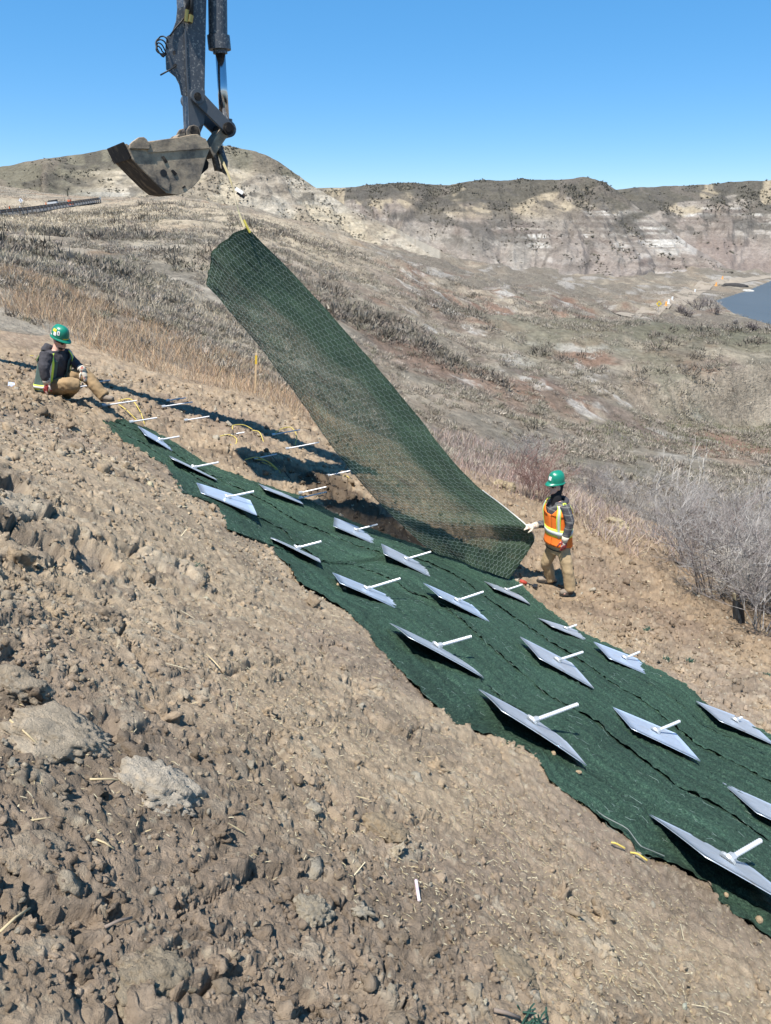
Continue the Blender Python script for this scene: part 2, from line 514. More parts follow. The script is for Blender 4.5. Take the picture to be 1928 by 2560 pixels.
def tamp(x, y, h, c):
    """flatten under the mat; an added ledge with painted shade and the partly shade-painted damp strip"""
    sel = (np.hypot(x, y) > 1.5)
    ins = in_poly(x, y, MATPOLY); d = seg_dist(x, y, MATPOLY)
    k = np.where(ins, sstep(.0, .12, d), 0.0)
    h = h * (1 - k) + (-.085) * k
    near = np.where(ins, 0, sstep(.5, .05, d))
    h = h * (1 - .35 * near)
    for fx_, fy_, rr_ in FEET:
        kf = sstep(rr_, rr_ * .5, np.hypot(x - fx_, y - fy_)); h = h * (1 - kf) - .035 * kf
    dl = seg_dist(x, y, SHADE_LEDGE, False)
    side = np.zeros(x.shape); best = np.full(x.shape, 1e9)
    for (x1, y1), (x2, y2) in zip(SHADE_LEDGE[:-1], SHADE_LEDGE[1:]):
        dx, dy = x2 - x1, y2 - y1; L = math.hypot(dx, dy)
        t = np.clip(((x - x1) * dx + (y - y1) * dy) / (L * L), 0, 1)
        dd = np.hypot(x - x1 - t * dx, y - y1 - t * dy)
        s = (-(x - x1) * dy + (y - y1) * dx) / L
        side = np.where(dd < best, s, side); best = np.minimum(best, dd)
    x0, x1_ = SHADE_LEDGE[0][0], SHADE_LEDGE[-1][0]
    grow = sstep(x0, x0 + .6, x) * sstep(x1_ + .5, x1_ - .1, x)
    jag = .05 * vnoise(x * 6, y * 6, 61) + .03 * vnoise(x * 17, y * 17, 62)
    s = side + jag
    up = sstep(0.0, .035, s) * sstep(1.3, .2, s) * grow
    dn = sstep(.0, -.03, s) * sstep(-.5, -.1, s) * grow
    h = h + .05 * up
    lip = sstep(.0, .035, s) * sstep(.2, .06, s) * grow * .03
    di = in_poly(x, y, DAMP_SHADE); dd = seg_dist(x, y, DAMP_SHADE)
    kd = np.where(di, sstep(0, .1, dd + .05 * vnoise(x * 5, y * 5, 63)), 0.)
    c = mixc(c, np.array((.070, .050, .034)), kd * .8)  # damp soil, also painted dark for the wide end of the shadow band
    c = mixc(c, np.array((.09, .066, .047)), sstep(.02, -.02, s) * sstep(-.35, -.05, s) * grow * .7)  # cast shadow band painted into the soil colour along the near foot of the step
    return h, c, lip

def polar_patch(r0, r1, nr, th0, th1, nt, extra=None):
    rr = np.exp(np.linspace(math.log(r0), math.log(r1), nr)); tt = np.radians(np.linspace(th0, th1, nt))
    R, T = np.meshgrid(rr, tt, indexing='ij')
    return R * np.sin(T), R * np.cos(T)

soil_mat = material('soil', attr=True, rough=.95, nscale=26, namt=.22, bump=.9, bscale=120, bdist=.02, spec=.12, world_pos=True)
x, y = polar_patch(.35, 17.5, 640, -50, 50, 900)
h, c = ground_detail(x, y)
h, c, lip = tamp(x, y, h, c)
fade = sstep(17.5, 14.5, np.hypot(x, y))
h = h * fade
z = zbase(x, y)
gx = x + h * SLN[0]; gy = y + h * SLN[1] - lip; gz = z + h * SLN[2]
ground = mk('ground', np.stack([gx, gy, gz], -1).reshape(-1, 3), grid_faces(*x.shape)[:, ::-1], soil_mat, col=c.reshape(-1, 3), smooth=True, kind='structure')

# ------------------------------------------------------------------ the hillside and valley floor beyond
KNOLL = tuple(hit(1790, 950)[:2])
def mid_disp(x, y):
    r = np.hypot(x, y)
    a = np.clip(r / 60, .15, 2.4)
    w = x + 3 * vnoise(x * .05, y * .05, 31)
    d = a * (.75 * fbm(w * .09, y * .09, 4, 32) + .55 * (ridged(w * .045 + y * .02, y * .03, 4, 33) - .62))
    d += np.clip(r / 30, .3, 1.5) * .16 * fbm(x * .5, y * .5, 3, 34)
    bz = sstep(30, 50, r) * sstep(-14, 6, x)
    d += bz * a * (1.0 * (ridged(w * .07 - y * .03, y * .06 + w * .03, 5, 39) - .6) + .3 * (billow(w * .22, y * .22, 3, 40) - .3))
    d *= sstep(14.5, 24, r)
    kx, ky = KNOLL
    e = ((x - kx) * .80 + (y - ky) * .6) / 26; n_ = (-(x - kx) * .6 + (y - ky) * .80) / 13
    n_ = n_ + .12 * vnoise(x * .12, y * .12, 36)
    d += 5.2 * np.exp(-(e ** 2) ** 1.5) * sstep(-1.0, -.72, n_) * sstep(1.5, -.3, n_)
    th = np.arctan2(x, y)
    road = sstep(-.27, -.36, th) * sstep(52, 66, r)
    d = d * (1 - .93 * road) - .35 * road
    ins = in_poly(x, y, LAKE); dl = seg_dist(x, y, LAKE)
    d = np.where(r > 100, d * np.where(ins, .05, sstep(0, 14, dl)), d)
    return d

def zmid(x, y):
    return zbase(x, y) + mid_disp(x, y)

def zones(x, y, z):
    """colour of the natural ground: sage flats, rusty clay, white silt, tan grass"""
    r = np.hypot(x, y)
    n1 = fbm(x * .13, y * .13, 4, 41) * .5 + .5; n2 = fbm(x * .33 + 9, y * .33, 4, 42) * .5 + .5; n3 = fbm(x * .9, y * .9, 3, 43) * .5 + .5
    wx = x + 5 * vnoise(x * .06, y * .06, 52); wy = y + 5 * vnoise(x * .06 + 9, y * .06, 53)
    c = np.empty(x.shape + (3,)); c[:] = (.265, .218, .165)
    c = mixc(c, (.215, .19, .15), sstep(.45, .65, n1))                # grey sage ground
    c = mixc(c, (.37, .32, .245), sstep(.52, .68, n2) * .8)            # pale dry grass and silt
    bad = sstep(30, 48, r) * sstep(-14, 4, x) * sstep(240, 150, r)      # the badland bench
    left = sstep(6, -10, x)
    c = mixc(c, (.175, .135, .112), sstep(.52, .66, fbm(wx * .16 + 11, wy * .16, 5, 46) * .5 + .5) * bad * .8)
    c = mixc(c, (.225, .145, .105), sstep(.55, .66, fbm(wx * .15 + 30, wy * .15, 5, 44, .6) * .5 + .5) * bad * .85)
    c = mixc(c, (.42, .39, .345), sstep(.63, .70, fbm(wx * .26 + 70, wy * .26, 5, 45, .6) * .5 + .5) * bad * .95)
    c = mixc(c, (.13, .115, .095), sstep(.6, .72, fbm(wx * .4 + 20, wy * .4, 4, 54) * .5 + .5) * bad * .6)
    c = mixc(c, (.28, .185, .115), sstep(.6, .72, fbm(x * .18 + 5, y * .18, 4, 47) * .5 + .5) * left * .55)
    c = mixc(c, (.40, .355, .285), sstep(.57, .68, fbm(x * .3 + 25, y * .3, 4, 48) * .5 + .5) * left * sstep(60, 40, r) * .8)
    grn = sstep(26, 36, r) * sstep(4, 14, x) * sstep(110, 70, r)        # green flush on the low flats
    c = mixc(c, (.20, .19, .14), sstep(.42, .62, fbm(x * .08 + 3, y * .08, 4, 49) * .5 + .5) * grn * .8)
    kd = np.hypot((x - KNOLL[0]) / 24, (y - KNOLL[1]) / 15)
    c = mixc(c, (.14, .134, .095), sstep(1.35, .7, kd + .35 * (n2 - .5)) * .85)
    c = mixc(c, (.43, .36, .26), left * sstep(50, 75, r) * sstep(190, 150, r) * .8)
    far = sstep(105, 150, r) * sstep(-20, 10, x)
    c = mixc(c, (.185, .165, .135), far * sstep(.33, .55, fbm(wx * .07 + 2, wy * .07, 5, 50) * .5 + .5) * .8)
    c = mixc(c, (.36, .335, .30), far * sstep(.63, .71, fbm(wx * .13 + 44, wy * .10, 4, 51) * .5 + .5) * .8)
    # steep cut faces show bare buff silt
    gx = np.gradient(z, axis=0) / (np.hypot(np.gradient(x, axis=0), np.gradient(y, axis=0)) + 1e-6) if x.ndim == 2 and x.shape[0] > 3 else np.zeros(x.shape)
    c = mixc(c, np.array((.31, .262, .20)) * (1 + .25 * vnoise(x * .12, z * 3.0, 55) + .15 * vnoise(x * .7 + y * .4, z * .5, 56))[..., None], sstep(.42, .75, gx) * sstep(30, 45, r) * .9)
    c *= (.72 + .36 * n3)[..., None] * np.where(far > 0, 1 - .16 * far, 1)[..., None]
    return c

mid_mat = material('hillside_soil', attr=True, rough=.95, nscale=2.2, namt=.48, bump=.9, bscale=3.0, bdist=.35, spec=.08, world_pos=True, detail=9)
x, y = polar_patch(17.2, 330, 440, -50, 50, 540)
z = zmid(x, y)
c = zones(x, y, z)
terrain = mk('hillside', np.stack([x, y, z], -1).reshape(-1, 3), grid_faces(*x.shape)[:, ::-1], mid_mat, col=c.reshape(-1, 3), smooth=True, kind='structure')

# a plain sheet that carries the land on to the horizon and round the sides
a = np.radians(np.linspace(-180, 180, 73)); rr = np.array([330., 900., 2500., 5000.])
R, A = np.meshgrid(rr, a, indexing='ij')
zz = np.where(R < 400, -26.0, -30.0)
mk('valley_floor', np.stack([R * np.sin(A), R * np.cos(A), zz], -1).reshape(-1, 3), grid_faces(4, 73)[:, ::-1], material('valley_soil', (.23, .19, .14), world_pos=True, nscale=.02, namt=.3), kind='structure')

# ------------------------------------------------------------------ lake
wm = material('lake_water', (.075, .088, .095), rough=.4, spec=.15, bump=.35, bscale=1.3, bdist=.06, world_pos=True, namt=.1, nscale=.05, stretch=(1, .45, 1))
lp = np.array([(20., 120.), (330., 120.), (330., 420.), (20., 420.)])
poly = [(LAKE[i][0], LAKE[i][1]) for i in range(len(LAKE))]
cxl = np.mean([p[0] for p in poly]); cyl = np.mean([p[1] for p in poly])
lv = [(cxl + (p[0] - cxl) * 1.04, cyl + (p[1] - cyl) * 1.04, LAKE_Z) for p in poly]
mk('lake', lv, [tuple(range(len(lv)))[::-1]], wm, kind='structure')

# ------------------------------------------------------------------ hills: each one lofted from its foot to its skyline and on over the back
def hill(name, rows, nu, nv, gul, colour, back=160.0, seed=0, gfreq=.05, rim=.25):
    """rows: from foot to skyline, each a list of (px, py, distance); same number of points in each"""
    P = [[Vector(un(*q)) for q in row] for row in rows]
    nc = len(P[0])
    k = max(1, nu // (nc - 1))
    P = [cat_rom(r, k) for r in P]
    nu = len(P[0])
    cols = []
    kk = max(1, nv // (len(P) - 1))
    for i in range(nu):
        cols.append(cat_rom([r[i] for r in P], kk))
    A = np.array(cols)                                   # nu, nv, 3
    nv = A.shape[1]
    U = np.concatenate([[0], np.cumsum(np.linalg.norm(np.diff(A[:, nv // 2], axis=0), axis=1))])
    u = np.repeat(U[:, None], nv, 1); v = np.repeat(np.linspace(0, 1, nv)[None], nu, 0)
    du = np.gradient(A, axis=0); dv = np.gradient(A, axis=1)
    n = np.cross(du, dv); n /= np.linalg.norm(n, axis=2, keepdims=True) + 1e-9
    n *= np.where(n[..., 1:2] > 0, -1, 1)
    w = u + 9 * vnoise(u * .03, v * 2.5, seed + 1)
    g = ridged(w * gfreq, v * 1.3 + seed, 4, seed + 2) - .62
    g2 = fbm(u * .11, v * 7, 4, seed + 3)
    env = np.sin(np.pi * np.clip(v, .02, .985)) ** .6
    ter = np.sin(A[..., 2] * 1.9 + 2.5 * vnoise(u * .02, v * 3, seed + 4)) * .35 * sstep(.05, .25, v) * sstep(.85, .6, v)
    A = A + n * ((gul * g + gul * .35 * g2) * env + ter)[..., None]
    A[..., 2] += .25 * fbm(u * .2, v * 3, 3, seed + 5) * sstep(.9, 1, v)
    c = colour(u, v, A, g, g2)
    # over the top and down behind
    top = A[:, -1]; rad = np.hypot(top[:, 0], top[:, 1]); ex = []
    for d, dz in ((6, .25), (back * .4, .6), (back, -1.0), (back * 1.5, -40)):
        e = top.copy(); e[:, 0] *= (rad + d) / rad; e[:, 1] *= (rad + d) / rad; e[:, 2] += dz; ex.append(e)
    A2 = np.concatenate([A] + [e[:, None] for e in ex], 1)
    c2 = np.concatenate([c] + [c[:, -1:]] * len(ex), 1)
    return mk(name, A2.reshape(-1, 3), grid_faces(nu, A2.shape[1])[:, ::-1], hill_mat, col=c2.reshape(-1, 3), smooth=True, kind='structure'), A, c

hill_mat = material('badland', attr=True, rough=.97, nscale=.8, namt=.42, bump=.9, bscale=.7, bdist=1.6, spec=.05, world_pos=True, detail=9)
GRASS = np.array((.175, .16, .11)); BUFF = np.array((.35, .29, .20)); SILT = np.array((.47, .445, .395)); CLAY = np.array((.19, .145, .12)); DARK = np.array((.115, .10, .085))

def strata(A, u, f, seed, warp=1.6):
    zz = A[..., 2] + warp * fbm(u * .02, A[..., 2] * .03, 3, seed)
    return vnoise(zz * f, zz * 0 + .5, seed + 1) * .6 + .4 * vnoise(zz * f * 2.7, zz * 0 + 3.5, seed + 2)

def bands(A, u, f, seed, warp):
    """thin level beds with crisp edges"""
    zz = A[..., 2] + warp * fbm(u * .02, A[..., 2] * .05, 3, seed)
    n = vnoise(zz * f, u * .004, seed + 1) * .55 + .45 * vnoise(zz * f * 2.3, u * .01 + 3.5, seed + 2)
    return n + .12 * vnoise(u * .3, zz * 2, seed + 3)

def col_butte(u, v, A, g, g2):
    px, _ = pj(A)
    v = np.clip((A[..., 2] + 14) / 30, 0, 1)
    c = np.empty(u.shape + (3,)); c[:] = (.42, .372, .295)
    s = bands(A, u, .8, 201, 1.2)
    gl = sstep(330, 100, px)                          # grassy flank on the left
    k = .3 + .7 * sstep(.4, .6, fbm(u * .02 + 3, v * 2, 3, 209) * .5 + .5)
    c = mixc(c, (.47, .44, .375), sstep(.12, .26, s) * sstep(.9, .6, v) * k * sstep(930, 820, px))
    c = mixc(c, (.215, .175, .13), sstep(-.12, -.26, s) * .65 * k)
    c = mixc(c, (.43, .41, .36), sstep(.60, .3, v) * sstep(.5, .64, fbm(u * .03 + 15, v * 2.4, 4, 210) * .5 + .5) * (1 - gl) * sstep(1000, 850, px) * .6)
    n = fbm(u * .05, v * 5, 5, 205) * .5 + .5
    c = mixc(c, (.15, .138, .10), np.clip(gl * 1.1 + sstep(.80, .93, v + .5 * (n - .5)), 0, 1) * .93)
    c = mixc(c, (.105, .095, .078), sstep(.56, .66, fbm(u * .10 + 40, v * 9, 5, 206) * .5 + .5) * sstep(.15, .6, v) * .8)
    c = mixc(c, (.44, .375, .27), sstep(.56, .66, fbm(u * .06 + 8, v * 3, 4, 207) * .5 + .5) * (1 - gl) * sstep(.98, .8, v) * .8)
    c = mixc(c, (.20, .165, .13), sstep(.62, .74, g + .62) * .5)
    return c * (1 + .20 * fbm(u * .5, v * 40, 3, 208))[..., None]

def col_cliff(u, v, A, g, g2, veg=.66):
    vv = v
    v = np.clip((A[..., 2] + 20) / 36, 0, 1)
    c = np.empty(u.shape + (3,)); c[:] = (.285, .252, .212)
    s = bands(A, u, .95, 221, .8)
    k = .3 + .7 * sstep(.32, .48, fbm(u * .016 + 6, v * 1.5, 3, 230) * .5 + .5)
    c = mixc(c, (.50, .475, .425), sstep(.08, .20, s) * k * sstep(.8, .6, v))
    c = mixc(c, (.145, .122, .105), sstep(-.08, -.18, s) * .9 * (.45 + .55 * k))
    c = mixc(c, (.20, .165, .138), sstep(.58, .70, g + .62) * .75)
    # aprons of grey talus running down slantwise
    c = mixc(c, (.275, .245, .205), sstep(.50, .60, fbm(u * .022 + v * 1.5, v * .9, 4, 228) * .5 + .5) * .85)
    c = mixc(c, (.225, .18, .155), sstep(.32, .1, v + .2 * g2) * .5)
    n = fbm(u * .022 - v * 1.1, v * 2.2, 5, 225, .6) * .5 + .5
    c = mixc(c, (.36, .30, .21), sstep(.55, .64, fbm(u * .05 + 4, v * 2.6, 4, 227) * .5 + .5) * sstep(.5, .64, v) * .85)
    c = mixc(c, (.095, .088, .072), sstep(veg, veg + .10, v + 1.05 * (n - .5)) * .93)
    c = mixc(c, (.34, .285, .20), sstep(.66, .70, fbm(u * .06 + 24, v * 2.2, 3, 231) * .5 + .5) * sstep(.6, .7, v) * .85)
    for kd_, sd_ in ((9.0, 241), (-5.0, 242)):
        gl_ = ridged(u * .045 + v * kd_ * .35 + .25 * vnoise(u * .1, v * 6, sd_), v * .8, 3, sd_)
        c = mixc(c, (.15, .13, .11), sstep(.78, .88, gl_) * sstep(0, .15, v) * .6)
        c = mixc(c, (.44, .41, .36), sstep(.54, .46, gl_) * sstep(.75, .5, v) * .15)
    c = mixc(c, (.10, .092, .08), sstep(.55, .63, fbm(u * .10 + v * 5, v * 7, 5, 226) * .5 + .5) * sstep(.05, .45, v) * .75)
    return c * (1 + .22 * fbm(u * .4, v * 40, 3, 229))[..., None]

def col_far(u, v, A, g, g2):
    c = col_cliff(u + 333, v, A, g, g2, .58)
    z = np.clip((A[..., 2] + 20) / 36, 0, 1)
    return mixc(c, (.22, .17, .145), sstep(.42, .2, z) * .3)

plateau, _, _ = hill('plateau', [
    [(500,540,640),(700,520,620),(1000,520,600),(1300,520,600)],
    [(500,474,700),(700,471,700),(1000,468,700),(1300,462,700)]], 60, 8, 1.0, lambda u, v, A, g, g2: mixc(np.ones(u.shape + (3,)) * GRASS, np.array((.2, .17, .12)), v), 600, 5)
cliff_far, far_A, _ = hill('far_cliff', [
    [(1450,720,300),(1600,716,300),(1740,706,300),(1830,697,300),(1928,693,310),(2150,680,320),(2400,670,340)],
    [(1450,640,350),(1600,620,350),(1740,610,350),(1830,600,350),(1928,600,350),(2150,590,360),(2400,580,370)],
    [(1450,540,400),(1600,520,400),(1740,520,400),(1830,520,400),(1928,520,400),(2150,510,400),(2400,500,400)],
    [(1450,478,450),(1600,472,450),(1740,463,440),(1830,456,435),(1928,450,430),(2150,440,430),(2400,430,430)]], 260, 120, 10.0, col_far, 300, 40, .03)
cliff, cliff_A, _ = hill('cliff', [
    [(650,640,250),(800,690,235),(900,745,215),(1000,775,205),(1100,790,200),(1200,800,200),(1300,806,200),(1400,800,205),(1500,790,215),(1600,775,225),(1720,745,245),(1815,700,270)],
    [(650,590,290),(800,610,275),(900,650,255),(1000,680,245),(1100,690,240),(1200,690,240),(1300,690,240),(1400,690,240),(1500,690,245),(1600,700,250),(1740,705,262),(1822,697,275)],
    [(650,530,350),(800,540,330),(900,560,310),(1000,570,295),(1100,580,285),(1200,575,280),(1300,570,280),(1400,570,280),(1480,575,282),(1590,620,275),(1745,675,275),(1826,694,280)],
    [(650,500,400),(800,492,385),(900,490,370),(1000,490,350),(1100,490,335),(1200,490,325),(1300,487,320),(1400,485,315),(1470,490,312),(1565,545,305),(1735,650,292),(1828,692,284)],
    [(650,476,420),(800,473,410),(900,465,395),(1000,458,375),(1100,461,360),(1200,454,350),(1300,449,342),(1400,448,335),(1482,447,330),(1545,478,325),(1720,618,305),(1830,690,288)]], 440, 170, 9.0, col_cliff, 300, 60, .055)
butte, butte_A, _ = hill('butte', [
    [(-350,600,100),(-150,580,115),(0,556,135),(130,532,150),(265,520,160),(400,535,170),(520,565,175),(640,620,170),(760,660,170),(880,690,175),(1000,715,180),(1180,735,185)],
    [(-350,530,160),(-150,525,165),(0,512,175),(130,497,180),(265,487,185),(400,495,188),(520,520,190),(640,560,188),(760,600,188),(880,640,190),(1000,680,192),(1175,722,192)],
    [(-350,490,200),(-150,478,200),(0,462,205),(130,445,203),(265,432,202),(400,430,202),(520,440,204),(640,475,204),(760,535,206),(880,595,208),(1000,650,206),(1172,712,200)],
    [(-350,462,230),(-150,447,228),(0,432,228),(130,412,222),(265,395,216),(400,385,212),(520,388,212),(640,418,214),(760,490,216),(880,560,218),(1000,628,214),(1170,704,203)],
    [(-350,448,250),(-150,432,246),(0,416,244),(130,394,238),(265,374,230),(400,362,222),(520,361,220),(632,377,220),(735,430,224),(870,520,226),(1000,588,220),(1168,696,206)]], 440, 150, 4.6, col_butte, 120, 80, .07)
# ------------------------------------------------------------------ green turf mats pegged on the slope (three strips) and the strip being lifted
def resample(P, n):
    P = np.asarray(P); s = np.concatenate([[0], np.cumsum(np.linalg.norm(np.diff(P, axis=0), axis=1))])
    t = np.linspace(0, s[-1], n)
    return np.stack([np.interp(t, s, P[:, k]) for k in range(3)], -1)

def fibre_material(name, base, alt, alpha=False):
    m = bpy.data.materials.new(name); m.use_nodes = True
    nt = m.node_tree; N = nt.nodes; L = nt.links
    b = N['Principled BSDF']; b.inputs['Roughness'].default_value = .75; b.inputs['Specular IOR Level'].default_value = .25
    uv = N.new('ShaderNodeUVMap')
    mp = N.new('ShaderNodeMapping'); L.new(uv.outputs[0], mp.inputs[0])
    n = N.new('ShaderNodeTexNoise'); n.inputs['Scale'].default_value = 75; n.inputs['Detail'].default_value = 5; n.inputs['Roughness'].default_value = .75; n.inputs['Distortion'].default_value = .8
    L.new(mp.outputs[0], n.inputs['Vector'])
    cr = N.new('ShaderNodeValToRGB'); e = cr.color_ramp.elements
    e[0].position = .36; e[0].color = (*[q * .45 for q in base], 1)
    e[1].position = .64; e[1].color = (*alt, 1)
    k = e.new(.5); k.color = (*base, 1)
    L.new(n.outputs['Fac'], cr.inputs[0])
    big = N.new('ShaderNodeTexNoise'); big.inputs['Scale'].default_value = 1.3; big.inputs['Detail'].default_value = 5
    L.new(mp.outputs[0], big.inputs['Vector'])
    mr = N.new('ShaderNodeMapRange'); mr.inputs['From Min'].default_value = .3; mr.inputs['From Max'].default_value = .7; mr.inputs['To Min'].default_value = .78; mr.inputs['To Max'].default_value = 1.22
    L.new(big.outputs['Fac'], mr.inputs['Value'])
    mx = N.new('ShaderNodeMix'); mx.data_type = 'RGBA'; mx.blend_type = 'MULTIPLY'; mx.inputs[0].default_value = 1
    L.new(cr.outputs[0], mx.inputs[6]); L.new(mr.outputs[0], mx.inputs[7])
    sm = N.new('ShaderNodeMapping'); sm.inputs['Scale'].default_value = (16, .55, 1); L.new(uv.outputs[0], sm.inputs[0])
    st = N.new('ShaderNodeTexNoise'); st.inputs['Scale'].default_value = 1.0; st.inputs['Detail'].default_value = 4; st.inputs['Distortion'].default_value = .4; L.new(sm.outputs[0], st.inputs['Vector'])
    sr = N.new('ShaderNodeMapRange'); sr.inputs['From Min'].default_value = .35; sr.inputs['From Max'].default_value = .65; sr.inputs['To Min'].default_value = .72; sr.inputs['To Max'].default_value = 1.25
    L.new(st.outputs['Fac'], sr.inputs['Value'])
    m3 = N.new('ShaderNodeMix'); m3.data_type = 'RGBA'; m3.blend_type = 'MULTIPLY'; m3.inputs[0].default_value = 1
    L.new(mx.outputs[2], m3.inputs[6]); L.new(sr.outputs[0], m3.inputs[7]); mx = m3
    L.new(mx.outputs[2], b.inputs['Base Color'])
    bp = N.new('ShaderNodeBump'); bp.inputs['Strength'].default_value = .9; bp.inputs['Distance'].default_value = .012
    L.new(n.outputs['Fac'], bp.inputs['Height']); L.new(bp.outputs[0], b.inputs['Normal'])
    if alpha:
        # an open weave: crossing threads, with real holes between them
        def threads(scale, axis, amp):
            w = N.new('ShaderNodeTexWave'); w.wave_type = 'BANDS'; w.bands_direction = axis
            w.inputs['Scale'].default_value = scale; w.inputs['Distortion'].default_value = amp; w.inputs['Detail'].default_value = 3; w.inputs['Detail Scale'].default_value = 2.2
            L.new(mp.outputs[0], w.inputs['Vector']); return w.outputs['Fac']
        t1 = threads(17, 'X', 5.0); t2 = threads(20, 'Y', 5.0)
        ma = N.new('ShaderNodeMath'); ma.operation = 'MAXIMUM'; L.new(t1, ma.inputs[0]); L.new(t2, ma.inputs[1])
        at = N.new('ShaderNodeAttribute'); at.attribute_name = 'Dens'
        fz = N.new('ShaderNodeMath'); fz.operation = 'MULTIPLY_ADD'; L.new(n.outputs['Fac'], fz.inputs[0]); fz.inputs[1].default_value = .5; L.new(ma.outputs[0], fz.inputs[2])
        ad = N.new('ShaderNodeMath'); ad.operation = 'ADD'; L.new(fz.outputs[0], ad.inputs[0]); L.new(at.outputs['Fac'], ad.inputs[1])
        gt = N.new('ShaderNodeMath'); gt.operation = 'GREATER_THAN'; gt.inputs[1].default_value = 1.0; L.new(ad.outputs[0], gt.inputs[0])
        tr = N.new('ShaderNodeBsdfTransparent'); tl = N.new('ShaderNodeBsdfTranslucent')
        L.new(mx.outputs[2], tl.inputs['Color'])
        m1 = N.new('ShaderNodeMixShader'); m1.inputs[0].default_value = .3; L.new(b.outputs[0], m1.inputs[1]); L.new(tl.outputs[0], m1.inputs[2])
        m2 = N.new('ShaderNodeMixShader'); L.new(gt.outputs[0], m2.inputs[0]); L.new(tr.outputs[0], m2.inputs[1]); L.new(m1.outputs[0], m2.inputs[2])
        L.new(m2.outputs[0], N['Material Output'].inputs['Surface'])
    return m

mat_mat = fibre_material('turf_mat_fibre', (.026, .060, .038), (.082, .140, .090))
net_mat = fibre_material('turf_net_fibre', (.046, .082, .048), (.125, .170, .105), True)
wire_mat = material('mesh_wire', (.22, .29, .25), rough=.45, metal=.3, namt=0)

def set_uv(me, uvs):
    lay = me.uv_layers.new(name='UVMap')
    li = np.empty(len(me.loops), np.int32); me.loops.foreach_get('vertex_index', li)
    lay.data.foreach_set('uv', np.asarray(uvs, np.float32)[li].ravel())

def hex_wires(surf, W, Lg, cw=.10, cl=.13, rad=.0018, keepf=None):
    """double-twist hexagonal wire over a surface patch; surf(u in 0..1, v in 0..1, lift) -> points; u is W metres wide, v Lg long"""
    a = []; b = []
    nu = int(W / cw); nv = int(Lg / (cl * .75))
    for j in range(nv):
        for i in range(nu + 1):
            ox = (i + .5 * (j % 2)) * cw; oy = j * cl * .75
            p0 = (ox, oy); p1 = (ox, oy + cl * .5)
            a.append(p0); b.append(p1)
            q = (oy + cl * .75)
            a.append(p1); b.append((ox + cw * .5, q)); a.append(p1); b.append((ox - cw * .5, q))
    a = np.array(a); b = np.array(b)
    ok = (a[:, 0] >= 0) & (a[:, 0] <= W) & (b[:, 0] >= 0) & (b[:, 0] <= W) & (b[:, 1] <= Lg)
    a = a[ok]; b = b[ok]
    if keepf is not None:
        k = keepf(a); a = a[k]; b = b[k]
    A = surf(a[:, 0] / W, a[:, 1] / Lg); B = surf(b[:, 0] / W, b[:, 1] / Lg)
    d = B - A; d /= np.linalg.norm(d, axis=1, keepdims=True) + 1e-9
    up = np.array([.31, .17, .93]); s = np.cross(d, up); s /= np.linalg.norm(s, axis=1, keepdims=True) + 1e-9; t = np.cross(d, s)
    vs = []
    for P in (A, B):
        for k in range(3):
            an = 2.0944 * k
            vs.append(P + (s * math.cos(an) + t * math.sin(an)) * rad)
    n = len(A); vs = np.stack(vs, 1).reshape(-1, 3)
    base = np.arange(n)[:, None] * 6
    f = np.concatenate([base + np.array(q) for q in ((0, 1, 4, 3), (1, 2, 5, 4), (2, 0, 3, 5))])
    return vs, f

NSEC = 560
nE = resample(NE, NSEC); fE = resample(FE, NSEC)
LEN = float(np.linalg.norm(np.diff((nE + fE) / 2, axis=0), axis=1).sum())

def mat_surface(v0, v1, lift, seed):
    """strip of the covered area between cross fractions v0..v1 (0 = edge towards the camera)"""
    def f(u, s):
        u = np.asarray(u, float); s = np.asarray(s, float)
        i = np.clip(s * (NSEC - 1), 0, NSEC - 1.001); k = i.astype(int); fr = (i - k)[..., None]
        a = nE[k] * (1 - fr) + nE[k + 1] * fr; b = fE[k] * (1 - fr) + fE[k + 1] * fr
        t = (v0 + (v1 - v0) * u)[..., None]
        p = a + (b - a) * t
        wob = .03 * fbm(s * 9, u * .6, 2, seed)
        p = p + (b - a) * (wob * np.where((u < .5) & (v0 > .01) | (u > .5) & (v1 < .99), 1, 0))[..., None] * .5
        z = zbase(p[..., 0], p[..., 1])
        # long folds running down the strip, a bit of loft, curled edge
        tt = t[..., 0]
        fold = .013 * ridged(tt * 8 + .3 * vnoise(s * 7, tt * 4, 342), s * 3.5, 3, 341) + .008 * fbm(tt * 22, s * 45, 3, 343)
        edge = .014 * np.exp(-(u / .05) ** 2) * (vnoise(s * 23, u * 0, seed + 4) * .5 + .5) + .006 * np.exp(-((1 - u) / .05) ** 2)
        h = lift + fold + edge
        q = np.stack([p[..., 0] + h * SLN[0], p[..., 1] + h * SLN[1], z + h * SLN[2]], -1)
        return q
    return f

